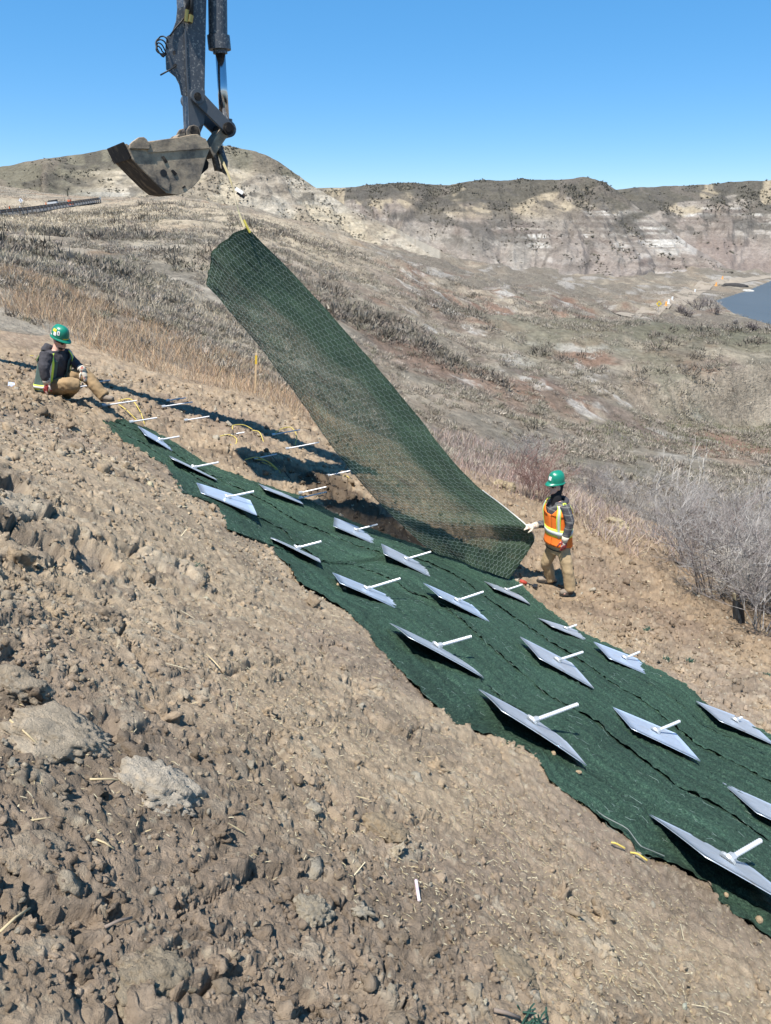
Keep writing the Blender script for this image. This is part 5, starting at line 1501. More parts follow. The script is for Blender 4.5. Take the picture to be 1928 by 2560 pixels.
def two(name, m, w0, w1, off):
    return strips([(lambda i, j: (math.pi * .62 + (math.pi * 1.76) * i, w0 + (w1 - w0) * j, off + .05 * .3 + .004 * math.sin((math.pi * .62 + (math.pi * 1.76) * i) * 7 + 2)), 40, 2)], name, m)
sub_parts.append(two('lime_band', lime_tape, .135, .245, .032)); sub_parts.append(two('silver_band', silver_tape, .165, .215, .037))
for sd in (1, -1):
    A_ = lambda x, sd=sd: x if sd > 0 else math.pi - x
    sub_parts.append(strips([(lambda i, j: (A_(.60 + .44 * i), .10 + .77 * j, .054), 3, 14), (lambda i, j: (-A_(.60 + .44 * i), .60 + .27 * j, .048), 3, 8)], 'lime_brace', lime_tape))
    sub_parts.append(strips([(lambda i, j: (A_(.74 + .16 * i), .10 + .77 * j, .059), 3, 14), (lambda i, j: (-A_(.74 + .14 * i), .60 + .27 * j, .053), 3, 8)], 'silver_brace', silver_tape))
hh, decal = helmet(hc + hu * .072 - hf * .004, hf, l, hu, root, '')
for t0, t1, h0, h1, m in ((-1.25, -.95, .055, .115, sticker_w), (-1.7, -1.35, .035, .085, sticker_w), (-1.95, -1.4, .085, .125, sticker_y), (-2.2, -1.95, .015, .04, sticker_w), (-.55, .3, .004, .02, sticker_y)):
    decal('sticker', t0, t1, h0, h1, m)
decal('sticker_mark', -1.15, -1.05, .07, .10, sole_m)
mb = MB()
for s in (-1, 1): mb.add(*ell(hc + hf * .086 + l * .034 * s + hu * .012, hf * .016, l * .032, hu * .024, 10, 7))
mb.tube([tuple(hc + hf * .0 + l * .082 + hu * .018), tuple(hc + hf * .07 + l * .074 + hu * .018), tuple(hc + hf * .10 + hu * .016), tuple(hc + hf * .07 - l * .074 + hu * .018), tuple(hc - l * .082 + hu * .018)], .006, 6)
parts.append(mb.build('safety_glasses', lens_m, smooth=True))
for s in (-1, 1):
    mb = MB(); mb.add(*ell(hc + hf * .082 + l * .033 * s + hu * .010, hf * .013, l * .014, hu * .010, 10, 7)); parts.append(mb.build('eye', eye_m, smooth=True))
# short dark beard along the jaw
parts.append(remeshed('beard', [ell(hc - hu * .075 + hf * .038, hf * .058, l * .056, hu * .040)], .008, material('beard_hair', (.06, .035, .025), rough=.9, nscale=60, namt=.3), None, 2, .004, 40))
parts.append(remeshed('glove', hand_r(1.12), .0062, red_glove, None, 2)); parts.append(remeshed('glove', hand_l(1.12), .0062, cream_glove, None, 2))
for w_, e_ in ((wR, eR), (wL, eL)):
    d_ = (w_ - e_).normalized(); mb = MB(); mb.tube([tuple(w_ - d_ * .06), tuple(w_ - d_ * .01), tuple(w_ + d_ * .03)], [.060, .054, .046], 14); parts.append(mb.build('glove_cuff', cream_glove, smooth=True))
for heel, toe, ank in ((J(252, 1003, .0), J(286, 1003, -.05), aL), (J(166, 990, .12), J(146, 986, .2), aR)):
    parts += list(boot(heel, toe, ank, root))
finish_person(root, parts)
for o in sub_parts:
    o.data.transform(Matrix.Translation(-root.location)); o.parent = vest
# ------------------------------------------------------------------ loose clods, straw and litter on the bare slope
def ico(sub):
    bm = bmesh.new(); bmesh.ops.create_icosphere(bm, subdivisions=sub, radius=1)
    v = np.array([p.co[:] for p in bm.verts]); f = np.array([[q.index for q in p.verts] for p in bm.faces]); bm.free(); return v, f

def surf_pt(x, y):
    h, c = ground_detail(x, y); h, c, lip = tamp(x, y, h, c)
    h = h * sstep(17.5, 14.5, np.hypot(x, y))
    return np.stack([x + h * SLN[0], y + h * SLN[1] - lip, zbase(x, y) + h * SLN[2]], -1), c

def rand_rot(n):
    q = rng.normal(size=(n, 4)); q /= np.linalg.norm(q, axis=1, keepdims=True); w, x, y, z = q.T
    return np.stack([1 - 2 * (y * y + z * z), 2 * (x * y - z * w), 2 * (x * z + y * w), 2 * (x * y + z * w), 1 - 2 * (x * x + z * z), 2 * (y * z - x * w), 2 * (x * z - y * w), 2 * (y * z + x * w), 1 - 2 * (x * x + y * y)], -1).reshape(n, 3, 3)

def clod_batch(n, rmin, rmax, sub, r0, r1, seed, lumps=.9, dens=True, power=2.2):
    g = np.random.default_rng(seed)
    m = n * 4
    rr = np.exp(g.uniform(math.log(r0), math.log(r1), m)); tt = np.radians(g.uniform(-46, 46, m))
    x = rr * np.sin(tt); y = rr * np.cos(tt)
    ok = ~(in_poly(x, y, MATPOLY) & (seg_dist(x, y, MATPOLY) > .05 + .1 * g.random(m)))
    p = rough_mask(x, y) * (.55 + .7 * (fbm(x * 1.7, y * 1.7, 3, seed) > -.05))
    ok &= g.random(m) < np.clip(p, .1, 1)
    x = x[ok][:n]; y = y[ok][:n]; n = len(x)
    P, c = surf_pt(x, y)
    size = rmin * (1 - g.random(n)) ** (-1 / power); size = np.minimum(size, rmax) * np.minimum(1, .42 + .33 * np.hypot(x, y))
    v0, f0 = ico(sub); k = len(v0)
    R = rand_rot(n); sc = g.uniform(.5, 1.3, (n, 3))
    vv = v0[None] * sc[:, None]
    off = g.uniform(-50, 50, (n, 1, 3))
    q = v0[None] * 1.9 + off
    d = (lump3(q, 3, seed + 3, .6) - .3) * lumps * 1.5
    vv = vv * (1 + d[..., None])
    vv = np.einsum('nij,nkj->nki', R, vv) * size[:, None, None]
    vv = vv + (P + SLN * (size * .1)[:, None])[:, None]
    tint = g.uniform(.82, 1.22, (n, 1)); cc = np.clip(c * tint, .05, .5); cc = np.where((g.random(n) < .07)[:, None], np.array([.38, .335, .26]), cc)
    f = (f0[None] + (np.arange(n) * k)[:, None, None]).reshape(-1, 3)
    return vv.reshape(-1, 3), f, np.repeat(cc, k, 0)

vs = []; fs = []; cs = []; b = 0
for args in ((90, .014, .040, 3, 1.0, 9, 701, 1.9), (1100, .007, .024, 2, .9, 11, 702, 1.9), (3000, .016, .050, 2, 6, 15, 704, 1.8), (12000, .004, .014, 1, .9, 10.5, 703, 1.0), (6000, .010, .028, 1, 5, 15, 705, 1.0)):
    v, f, c = clod_batch(*args); vs.append(v); fs.append(f + b); cs.append(c); b += len(v)
clods = mk('soil_clods', np.concatenate(vs), np.concatenate(fs), soil_mat, col=np.concatenate(cs), smooth=False, kind='stuff')

# a few big lumps that one could point at
def big_clod(px, py, size, label, col, seed, flat=.45):
    v, f = ico(5); g = np.random.default_rng(seed)
    P = hit(px, py, -.01)
    o = g.uniform(-30, 30, 3); q = v * 1.15 + o
    d = .9 * (lump3(q * 1.3, 5, seed, .62) - .3) + .25 * vnoise3(q * .9, seed + 4)
    f1, f2, idc = worley(v[:, 0] * 2.4 + v[:, 2] * 1.3 + seed, v[:, 1] * 2.4 - v[:, 2] * 1.1, seed + 1)
    d -= .10 * sstep(.08, 0, f2 - f1)
    d += .05 * vnoise3(q * 14, seed + 7)
    n = V(SLN).normalized(); ex = n.orthogonal().normalized(); ey = n.cross(ex)
    vv = v * (1 + d)[:, None] * np.array([size, size * g.uniform(.7, 1), size * flat])
    B = np.array([ex[:], ey[:], n[:]]); vv = vv @ B
    c = np.array(col) * (1 + .18 * fbm(q[:, 0] * 3, q[:, 1] * 3, 3, seed + 9) + .12 * (idc - .5))[:, None]
    o = mk('soil_clod', vv, f, soil_mat, col=c, smooth=True); o.location = P
    tag(o, label, 'soil clod', 'big lumps on the bare slope')
PALE = (.47, .405, .315); TAN = (.38, .305, .22)
big_clod(385, 1985, .125, 'big pale cracked soil lump low on the left, crumbling towards its lower side', PALE, 801)
big_clod(150, 1850, .16, 'broad pale slab of cracked soil beside the dark pit at the left border', (.43, .355, .26), 802, .28)
big_clod(55, 1720, .08, 'grey soil lump touching the left border above the pale slab', (.34, .28, .205), 803)
big_clod(60, 2170, .09, 'brown knobbly soil lump at the left border near the bottom', TAN, 804)
big_clod(360, 2450, .085, 'smooth tan soil lump near the bottom edge beside a black crack', (.33, .27, .19), 805, .5)
big_clod(960, 2075, .085, 'flat tan clod with straw on it above the pink marker lath', (.32, .25, .165), 806, .4)
big_clod(1290, 2430, .075, 'tan clod standing above a dark hollow near the bottom, right of centre', (.31, .25, .17), 807)
big_clod(780, 2290, .055, 'pale clod beside a black hole left of the pink marker lath', (.37, .32, .24), 808, .8)
big_clod(270, 1550, .08, 'dark jagged soil lump casting a black shadow in the upper left of the rough soil', (.29, .23, .165), 809, .6)
big_clod(1260, 1225, .33, 'rounded yellowish mound of spoil behind the net at the brush line', (.34, .275, .175), 810, .7)
big_clod(1545, 1315, .28, 'low yellowish heap of spoil right of the standing worker at the brush line', (.36, .30, .19), 811, .6)

# chopped straw
def slivers(n, r0, r1, lmin, lmax, seed, w=.0016, col=((.52, .42, .24), (.40, .31, .17), (.60, .52, .34)), keepf=None, lift=.006):
    g = np.random.default_rng(seed); m = n * 3
    rr = np.exp(g.uniform(math.log(r0), math.log(r1), m)); tt = np.radians(g.uniform(-44, 44, m)); x = rr * np.sin(tt); y = rr * np.cos(tt)
    ok = ~(in_poly(x, y, MATPOLY) & (seg_dist(x, y, MATPOLY) > .08))
    if keepf is not None: ok &= keepf(x, y, g)
    x = x[ok][:n]; y = y[ok][:n]; n = len(x)
    P, _ = surf_pt(x, y); P = P + SLN * lift
    a = g.uniform(0, 2 * math.pi, n); N = np.array(SLN) / np.linalg.norm(SLN)
    e1 = np.cross(N, [0, 0, 1.]); e1 /= np.linalg.norm(e1); e2 = np.cross(N, e1)
    d = np.cos(a)[:, None] * e1 + np.sin(a)[:, None] * e2 + g.normal(0, .22, (n, 1)) * N
    s = np.cross(d, N); s /= np.linalg.norm(s, axis=1, keepdims=True); L = g.uniform(lmin, lmax, n)[:, None]
    ww = w * g.uniform(.7, 1.5, n)[:, None] * np.maximum(1, rr[ok][:n] / 3)[:, None]
    q = [P - d * L * .5 - s * ww, P - d * L * .5 + s * ww, P + d * L * .5 + s * ww, P + d * L * .5 - s * ww, P + N * ww * 1.6]
    v = np.stack(q, 1).reshape(-1, 3); b = (np.arange(n) * 5)[:, None]
    f = np.concatenate([b + np.array(t) for t in ((0, 1, 4), (1, 2, 4), (2, 3, 4), (3, 0, 4))])
    c = np.repeat(np.array(col)[g.integers(0, len(col), n)], 5, 0)
    return v, f, c
straw_m = material('straw', attr=True, rough=.8, namt=.1)
def strawy(x, y, g):
    d = seg_dist(x, y, MATPOLY)
    return g.random(x.shape) < np.clip(.12 + 1.1 * sstep(1.9, .2, d) * (.4 + .6 * (fbm(x * 2, y * 2, 3, 711) > 0)), 0, 1)
a1 = slivers(10000, 1.3, 9, .006, .018, 711, .0009, keepf=strawy); a2 = slivers(70, 1.4, 7, .04, .12, 712, .0012, lift=.012); a3 = slivers(1500, 8, 15, .02, .07, 713, .0014)
off = [0, len(a1[0]), len(a1[0]) + len(a2[0])]
mk('chopped_straw', np.concatenate([a1[0], a2[0], a3[0]]), np.concatenate([q[1] + o for q, o in zip((a1, a2, a3), off)]), straw_m, col=np.concatenate([a1[2], a2[2], a3[2]]), kind='stuff')

def on_soil(px, py, lift=.02): return V(hit(px, py, lift))
def stick(name, p, q, r, m, label, cat, group=None, r2=None):
    a = on_soil(*p); b_ = on_soil(*q)
    mid = (a + b_) / 2; mb = MB(); mb.tube([tuple(a - mid), tuple((b_ - a) * .02 + Vector((0, 0, .004))), tuple(b_ - mid)], [r, r * .95, r2 or r * .8], 7)
    o = mb.build(name, m, smooth=True); o.location = mid; return tag(o, label, cat, group)
wood_pale = material('pale_dry_stalk', (.46, .37, .22), rough=.8, nscale=30); wood_grey = material('grey_dead_twig', (.20, .16, .13), rough=.85, nscale=30)
stick('dry_stalk', (25, 1800, .03), (92, 1858, .03), .0026, wood_pale, 'pale broken stalk lying across the pit at the left border', 'dry stalk', 'stalks and twigs on the soil')
stick('dry_stalk', (70, 2052, .02), (165, 2045, .02), .002, wood_pale, 'thin pale stalk lying level left of the big pale cracked lump', 'dry stalk', 'stalks and twigs on the soil')
stick('dry_stalk', (240, 2098, .02), (285, 2122, .02), .0022, wood_pale, 'short tan stalk just below the big pale cracked lump', 'dry stalk', 'stalks and twigs on the soil')
stick('dry_stalk', (0, 2330, .02), (75, 2270, .02), .0026, wood_pale, 'pale stalk running up from the left border near the bottom corner', 'dry stalk', 'stalks and twigs on the soil')
stick('dry_stalk', (516, 1635, .02), (552, 1672, .02), .003, wood_pale, 'thin tan straw on the smooth patch left of the mat', 'dry stalk', 'stalks and twigs on the soil')
stick('dead_twig', (262, 2318, .03), (330, 2294, .04), .0032, wood_grey, 'grey dead twig standing off the soil near the bottom left', 'dead twig', 'stalks and twigs on the soil')
stick('dead_twig', (0, 1050, .04), (62, 1092, .03), .008, wood_grey, 'bent grey root by the left border below the seated worker', 'dead twig', 'stalks and twigs on the soil')
stick('dead_twig', (225, 1948, .02), (320, 1953, .02), .0028, wood_pale, 'bleached twig lying against the top of the big pale cracked lump', 'dead twig', 'stalks and twigs on the soil')
stick('dead_twig', (1235, 2525, .02), (1300, 2545, .02), .005, wood_grey, 'dark twig at the bottom edge beside a scrap of green netting', 'dead twig', 'stalks and twigs on the soil')
# pink and white marker lath
a = on_soil(1040, 2200, .03); b_ = on_soil(1048, 2252, .015); mb = MB(); d = (b_ - a); s = d.cross(V(SLN)).normalized() * .0038
mb.box((0, 0, 0), d / 2, s, V(SLN).normalized() * .003); o = mb.build('marker_lath', material('pink_white_paint', (.62, .44, .52), rough=.6, col2=(.66, .62, .60), c2scale=60), bevel=.001); o.location = (a + b_) / 2
tag(o, 'short pinkish white marker lath lying on the soil at the bottom centre', 'marker')
# scraps of net
def scrap(px, py, size, label, seed):
    g = np.random.default_rng(seed); P = hit(px, py, .02); mb = MB()
    for k in range(26):
        c = g.normal(0, size * .33, 3); d = g.normal(0, 1, 3); d /= np.linalg.norm(d); c[2] = abs(c[2]) * .4
        mb.tube([tuple(c - d * size * .35), tuple(c + g.normal(0, size * .08, 3)), tuple(c + d * size * .35)], size * .045, 4)
    o = mb.build('net_scrap', scrap_m); o.location = P; tag(o, label, 'net scrap', 'scraps of green net on the soil')
scrap_m = material('green_net_scrap', (.025, .07, .05), rough=.7, nscale=30)
scrap(488, 1420, .06, 'torn scrap of dark green net on the bare soil left of the mat', 901)
scrap(1470, 1535, .07, 'scrap of green net on the soil below the boots of the standing worker', 902)
scrap(1620, 1575, .08, 'scrap of green net on the far bank, straight below the spoil heap', 903)
scrap(1668, 1648, .07, 'scrap of green net beside the blue-tinted plate on the far bank', 904)
scrap(1728, 1652, .07, 'scrap of green net right of its neighbour on the far bank', 905)
scrap(1916, 1688, .07, 'scrap of green net at the right border of the far bank', 906)
scrap(1330, 2550, .05, 'end of a frayed green net strip at the bottom edge', 907)
# soil crumbs that rolled onto the mats
def crumb(px, py, s, label, seed):
    v, f = ico(2); g = np.random.default_rng(seed); q = v * 1.4 + g.uniform(-9, 9, 3)
    vv = v * (1 + .4 * lump3(q * 1.5, 3, seed))[:, None] * s * .6 * g.uniform(.6, 1.1, 3)
    o = mk('soil_crumb', vv, f, soil_mat, col=np.tile((.40, .30, .19), (len(vv), 1)), smooth=False); o.location = hit(px, py, .022); tag(o, label, 'soil crumb', 'crumbs on the mats')
for i, (px, py, s, lab) in enumerate([(1384, 1884, .028, 'tan soil crumb on the near mat just below the shadow of a plate'), (1447, 1930, .026, 'tan soil crumb on the near mat right of the low tip of a plate'), (1573, 1825, .022, 'tan crumb stuck at the left corner of a plate in the middle mat'), (846, 1462, .03, 'brown crumb at the left corner of the bright blue-white plate'), (862, 1472, .022, 'smaller crumb next to the brown one at the bright blue-white plate'), (1895, 2040, .02, 'orange-brown crumb on the edge of the plate at the right border'), (1898, 2300, .03, 'tan crumb near the right border on the lowest piece of mat'), (1816, 2237, .024, 'small tan crumb on the mat below the largest plate'), (1652, 1693, .03, 'straw-coloured crumb on the far mat below the blue-tinted plate'), (1655, 1745, .03, 'straw-coloured crumb on the far mat above the plate with a crumb at its corner')]):
    crumb(px, py, s, lab, 950 + i)
# hammer by the boot of the standing worker
a = on_soil(1300, 1452, .05); b_ = on_soil(1338, 1466, .05)
root = empty('hand_tool', (a + b_) / 2, 'red and black hand tool lying on the soil by the standing worker', 'hand tool')
mb = MB(); mb.tube([tuple(a), tuple(a.lerp(b_, .2)), tuple(a.lerp(b_, .45))], [.028, .034, .024], 8); keep(mb.build('grip', material('red_grip', (.36, .05, .03), rough=.6), smooth=True), root)
mb = MB(); mb.tube([tuple(a.lerp(b_, .45)), tuple(b_)], .016, 8); mb.box(b_, (.02, .05, 0), (.03, -.01, 0), (0, 0, .02)); keep(mb.build('head', rubber), root)
# blue-white wrapper left of the seated worker
o = mk('plastic_wrapper', [(-.06, 0, 0), (.06, -.01, 0), (.07, .03, .05), (-.05, .03, .07), (0, .01, .055), (.02, .05, .0)], [(0, 1, 4), (1, 2, 4), (2, 3, 4), (3, 0, 4), (1, 5, 2), (0, 3, 5)], material('pale_blue_plastic', (.50, .56, .72), rough=.3)); o.location = on_soil(30, 968, .02)
tag(o, 'crumpled pale blue plastic wrapper on the soil left of the seated worker', 'wrapper')
# old board behind the seated worker
a = on_soil(192, 821, .06); b_ = on_soil(218, 826, .06); mb = MB(); d = b_ - a
mb.box((0, 0, 0), d / 2, d.cross(Vector((0, 0, 1))).normalized() * .03, (0, 0, .012)); o = mb.build('wood_scrap', material('yellow_wood', (.55, .40, .17), rough=.7, nscale=30)); o.location = (a + b_) / 2; tag(o, 'broken yellow board on the soil uphill of the seated worker', 'wood scrap')
# survey stake
g0 = V(hit(638, 986, 0)); tp = joint(641, 882, g0.y)
root = empty('survey_stake', g0, 'wooden survey stake with a yellow painted top at the brush line left of the net', 'survey stake')
h = (tp - g0).length; d = (tp - g0).normalized(); sx = Vector((.022, 0, 0)); sy = Vector((0, .011, 0))
mb = MB(); mb.box(d * h * .34, d * h * .39, sx, sy); mb.build('stake', material('raw_pine', (.62, .45, .27), rough=.7, nscale=30), root, bevel=.002)
mb = MB(); mb.box(d * h * .835, d * h * .105, sx * 1.02, sy * 1.04); mb.build('painted_band', material('yellow_paint', (.75, .50, .06), rough=.5), root)
mb = MB(); mb.box(d * h * .97, d * h * .03, sx, sy); mb.build('stake_tip', material('raw_pine_tip', (.66, .50, .32), rough=.7), root)
# black plastic silt fence at the right
g0 = V(hit(1843, 1555, 0)); tp = joint(1840, 1493, g0.y)
root = empty('silt_fence', g0, 'black plastic silt fence end tied to a short stake among bare shrubs at right', 'silt fence')
w = tp - g0
vs = []; fs = []
for i in range(7):
    for j in range(7):
        s_ = i / 6; t_ = j / 6; vs.append(Vector((-.04 + .09 * s_ + .05 * (1 - t_) * (s_ - .3), .03 * math.sin(s_ * 9 + t_ * 3) - .08 * s_, 0)) + w * (t_ * (.95 - .12 * s_)))
for i in range(6):
    for j in range(6): a_ = i * 7 + j; fs.append((a_, a_ + 1, a_ + 8, a_ + 7))
mk('plastic_sheet', vs, fs, material('black_plastic', (.045, .05, .055), rough=.2, bump=.3, bscale=20), root, smooth=True)
mb = MB(); mb.box(w * .55 + Vector((0, .05, 0)), w * .55, (.018, 0, 0), (0, .018, 0)); mb.build('stake', wood_pale, root)

# ------------------------------------------------------------------ vegetation
def blades(P, D, L, W, C, bend=.0):
    """tapered two-segment blades: base P, unit direction D, length L, width W, colour C"""
    n = len(P); s = np.cross(D, np.random.default_rng(5).normal(size=(n, 3))); s /= np.linalg.norm(s, axis=1, keepdims=True) + 1e-9
    mid = P + D * (L * .55)[:, None]; tip = P + D * L[:, None]; tip[:, 2] -= bend * L
    w = W[:, None]
    v = np.stack([P - s * w * .5, P + s * w * .5, mid + s * w * .42, mid - s * w * .42, tip], 1).reshape(-1, 3)
    b = (np.arange(n) * 5)[:, None]
    return v, np.concatenate([b + np.array((0, 1, 2)), b + np.array((0, 2, 3)), b + np.array((3, 2, 4))]), np.repeat(C, 5, 0)

def blades1(P, D, L, W, C):
    n = len(P); s = np.cross(D, np.random.default_rng(5).normal(size=(n, 3))); s /= np.linalg.norm(s, axis=1, keepdims=True) + 1e-9
    w = W[:, None]; v = np.stack([P - s * w * .5, P + s * w * .5, P + D * L[:, None]], 1).reshape(-1, 3)
    return v, np.arange(3 * n).reshape(-1, 3), np.repeat(C, 3, 0)

def zveg(x, y):
    r = np.hypot(x, y)
    return np.where(r < 17.3, zbase(x, y), zmid(x, y)) - .02

veg_m = material('dry_plant', attr=True, rough=.9, namt=0, spec=.1)
def px_scatter(poly, n, dmin, dmax, g):
    """points on the ground inside a patch given by its outline in the photograph"""
    pts = hxy_far(poly)
    xs = [p[0] for p in pts]; ys = [p[1] for p in pts]
    out = np.zeros((0, 2))
    for k in range(60):
        q = np.stack([g.uniform(min(xs), max(xs), n * 3), g.uniform(min(ys), max(ys), n * 3)], -1)
        q = q[in_poly(q[:, 0], q[:, 1], pts)]; out = np.concatenate([out, q])
        if len(out) >= n: break
    return out[:n]
def hxy_far(pts): return [tuple(hit(p[0], p[1], 0.0, zveg)[:2]) for p in pts]

def grass(name, poly, n, hmin, hmax, cols, seed, w=.007, lean=.28, clump=.8):
    g = np.random.default_rng(seed); xy = px_scatter(poly, n, 0, 0, g)
    k = fbm(xy[:, 0] * clump, xy[:, 1] * clump, 3, seed) > -.28
    xy = xy[k]; n = len(xy)
    P = np.stack([xy[:, 0], xy[:, 1], zveg(xy[:, 0], xy[:, 1])], -1)
    D = np.stack([g.normal(.06, lean, n), g.normal(0, lean, n), np.ones(n)], -1); D /= np.linalg.norm(D, axis=1, keepdims=True)
    L = g.uniform(hmin, hmax, n) * (.7 + .5 * (fbm(xy[:, 0] * .5, xy[:, 1] * .5, 2, seed + 1) + .5))
    C = np.array(cols)[g.integers(0, len(cols), n)] * g.uniform(.8, 1.2, (n, 1))
    v, f, c = blades(P, D, L, w * g.uniform(.6, 1.4, n) * np.maximum(1, np.hypot(xy[:, 0], xy[:, 1]) / 20), C, .12)
    return mk(name, v, f, veg_m, col=c, kind='stuff')
ORANGE = [(.47, .31, .18), (.44, .33, .21), (.52, .41, .27), (.38, .26, .17), (.42, .29, .20), (.36, .29, .23)]
TANG = [(.50, .42, .30), (.44, .37, .26), (.54, .47, .35), (.38, .33, .25)]
grass('dry_grass', [(-60,660),(0,672),(130,705),(300,775),(480,850),(640,925),(760,1000),(850,1085),(800,1085),(640,1000),(480,965),(300,905),(150,850),(0,775),(-60,750)], 17000, .22, .50, ORANGE, 1001, lean=.42)
grass('pale_grass', [(-60,540),(100,545),(260,520),(420,520),(480,545),(300,590),(100,610),(-60,620)], 9000, .2, .5, TANG, 1002, .016, .35)
grass('dry_grass', [(0,610),(250,640),(480,720),(680,850),(760,990),(640,920),(480,845),(300,770),(130,700),(0,665)], 9000, .15, .38, TANG + [(.25, .23, .19)], 1003, .010)
REDB = [(.36, .25, .215), (.40, .29, .23), (.33, .26, .24), (.46, .36, .28), (.36, .29, .28), (.40, .35, .31)]
grass('red_brush', [(1080,1075),(1180,1095),(1300,1160),(1395,1225),(1420,1262),(1330,1275),(1230,1235),(1150,1190)], 4200, .25, .62, REDB, 1004, .009, .34, 1.2)
grass('dry_brush', [(1420,1225),(1560,1290),(1700,1370),(1760,1440),(1690,1455),(1560,1390),(1440,1320),(1415,1270)], 4500, .2, .55, REDB[1:] + TANG[:2] + [(.26, .22, .22)], 1005, .008, .5, 1.2)
grass('green_flush', [(1450,1060),(1700,1050),(1960,1050),(1960,1130),(1760,1130),(1560,1130),(1450,1090)], 5000, .1, .28, [(.17, .17, .10), (.20, .195, .13), (.24, .22, .16)], 1006, .02)

# sagebrush: thousands of small grey bushes, the nearer ones with more twigs
def sage(n, r0, r1, nb, smin, smax, seed, dens, dark=1.0):
    g = np.random.default_rng(seed); m = n * 6
    rr = np.exp(g.uniform(math.log(r0), math.log(r1), m)); tt = np.radians(g.uniform(-36, 36, m)); x = rr * np.sin(tt); y = rr * np.cos(tt)
    z = zveg(x, y); px, py = pj(np.stack([x, y, z], -1))
    ok = (g.random(m) < dens(x, y, px, py)) & ~in_poly(x, y, LAKE) & (px > -120) & (px < 2050)
    x = x[ok][:n]; y = y[ok][:n]; z = z[ok][:n]; n = len(x)
    S = g.uniform(smin, smax, n) * (.7 + .6 * g.random(n))
    S2 = np.repeat(S, nb)
    D = g.normal(size=(n * nb, 3)); D[:, 2] = np.abs(D[:, 2]); D /= np.linalg.norm(D, axis=1, keepdims=True)
    tone = np.array([(.31, .295, .26), (.37, .35, .315), (.25, .23, .205), (.385, .36, .33), (.25, .245, .20), (.34, .305, .285), (.225, .205, .185)])[g.integers(0, 7, n)]
    C = np.repeat(tone, nb, 0) * dark * np.array([.98, .92, .82]) * g.uniform(.7, 1.3, (n * nb, 1))
    rad = g.random((n * nb, 1)) ** .5
    P = np.repeat(np.stack([x, y, z], -1), nb, 0) + D * rad * np.array([1.0, 1.0, .62]) * (S2 * .85)[:, None]
    D2 = D + np.array([0, 0, .7]) + g.normal(0, .45, D.shape); D2 /= np.linalg.norm(D2, axis=1, keepdims=True)
    return blades1(P, D2, S2 * g.uniform(.24, .5, n * nb), S2 * .10, C)
def d_mid(x, y, px, py):
    n = fbm(x * .12, y * .12, 3, 1101) * .5 + .5
    n2 = fbm(x * .45, y * .45, 3, 1102) * .5 + .5
    d = .06 + 1.1 * sstep(.42, .58, n) * sstep(.38, .56, n2) + .25 * sstep(.5, .62, n2)
    d = d * (1 - .75 * sstep(470, 250, px) * sstep(640, 560, py))
    d = d * np.where((px > 1450) & (py > 1000), .45, 1)
    return d
vs = []; fs = []; cs = []; b = 0
for args in ((1800, 18.5, 30, 90, .14, .32, 1111, d_mid), (5000, 28, 55, 50, .15, .42, 1112, d_mid), (9000, 50, 105, 22, .22, .55, 1113, d_mid), (1500, 34, 130, 30, .4, .95, 1115, lambda x, y, px, py: 1.0 * (fbm(x * .16 + 40, y * .16, 3, 1103) > .22), .62), (12000, 100, 235, 11, .3, .85, 1114, lambda x, y, px, py: np.clip(d_mid(x, y, px, py) * 1.4 + .1, 0, 1))):
    v, f, c = sage(*args); vs.append(v); fs.append(f + b); cs.append(c); b += len(v)
mk('sagebrush', np.concatenate(vs), np.concatenate(fs), veg_m, col=np.concatenate(cs), kind='stuff')

# scrub on the hills
def hill_scrub(name, A, n, smin, smax, seed, vlo, cols, dens):
    g = np.random.default_rng(seed); nu, nv = A.shape[:2]; nb = 9
    i = g.integers(0, nu, n * 4); j = (nv * (vlo + (1 - vlo) * g.random(n * 4))).astype(int).clip(0, nv - 1)
    P = A[i, j] + g.normal(0, .5, (n * 4, 3)) * np.array([1, 1, .1])
    ok = g.random(n * 4) < dens(i / nu, j / nv); P = P[ok][:n]; n = len(P)
    S = g.uniform(smin, smax, n)
    Q = np.repeat(P, nb, 0); S2 = np.repeat(S, nb); D = g.normal(size=(n * nb, 3)); D[:, 2] = np.abs(D[:, 2]) * .7 + .15; D /= np.linalg.norm(D, axis=1, keepdims=True)
    C = np.repeat(np.array(cols)[g.integers(0, len(cols), n)], nb, 0) * g.uniform(.75, 1.25, (n * nb, 1))
    v, f, c = blades(Q, D, S2 * g.uniform(.6, 1, n * nb), S2 * .3, C)
    return mk(name, v, f, veg_m, col=c, kind='stuff')
HC = [(.15, .14, .105), (.18, .165, .125), (.135, .125, .105), (.21, .185, .15)]
hill_scrub('hill_scrub', butte_A, 2600, .3, .8, 1201, .1, HC, lambda u, v: .05 + .95 * (fbm(u * 14, v * 7, 4, 1202) > .18))
hill_scrub('cliff_scrub', cliff_A, 4500, .4, 1.1, 1203, .05, HC, lambda u, v: np.where(v > .62, 1, .35) * (.05 + .95 * (fbm(u * 18, v * 7, 4, 1204) > .18)))
hill_scrub('far_scrub', far_A, 2200, .5, 1.4, 1205, .2, HC, lambda u, v: np.where(v > .5, 1, .3) * (.05 + .95 * (fbm(u * 12, v * 6, 4, 1206) > .18)))

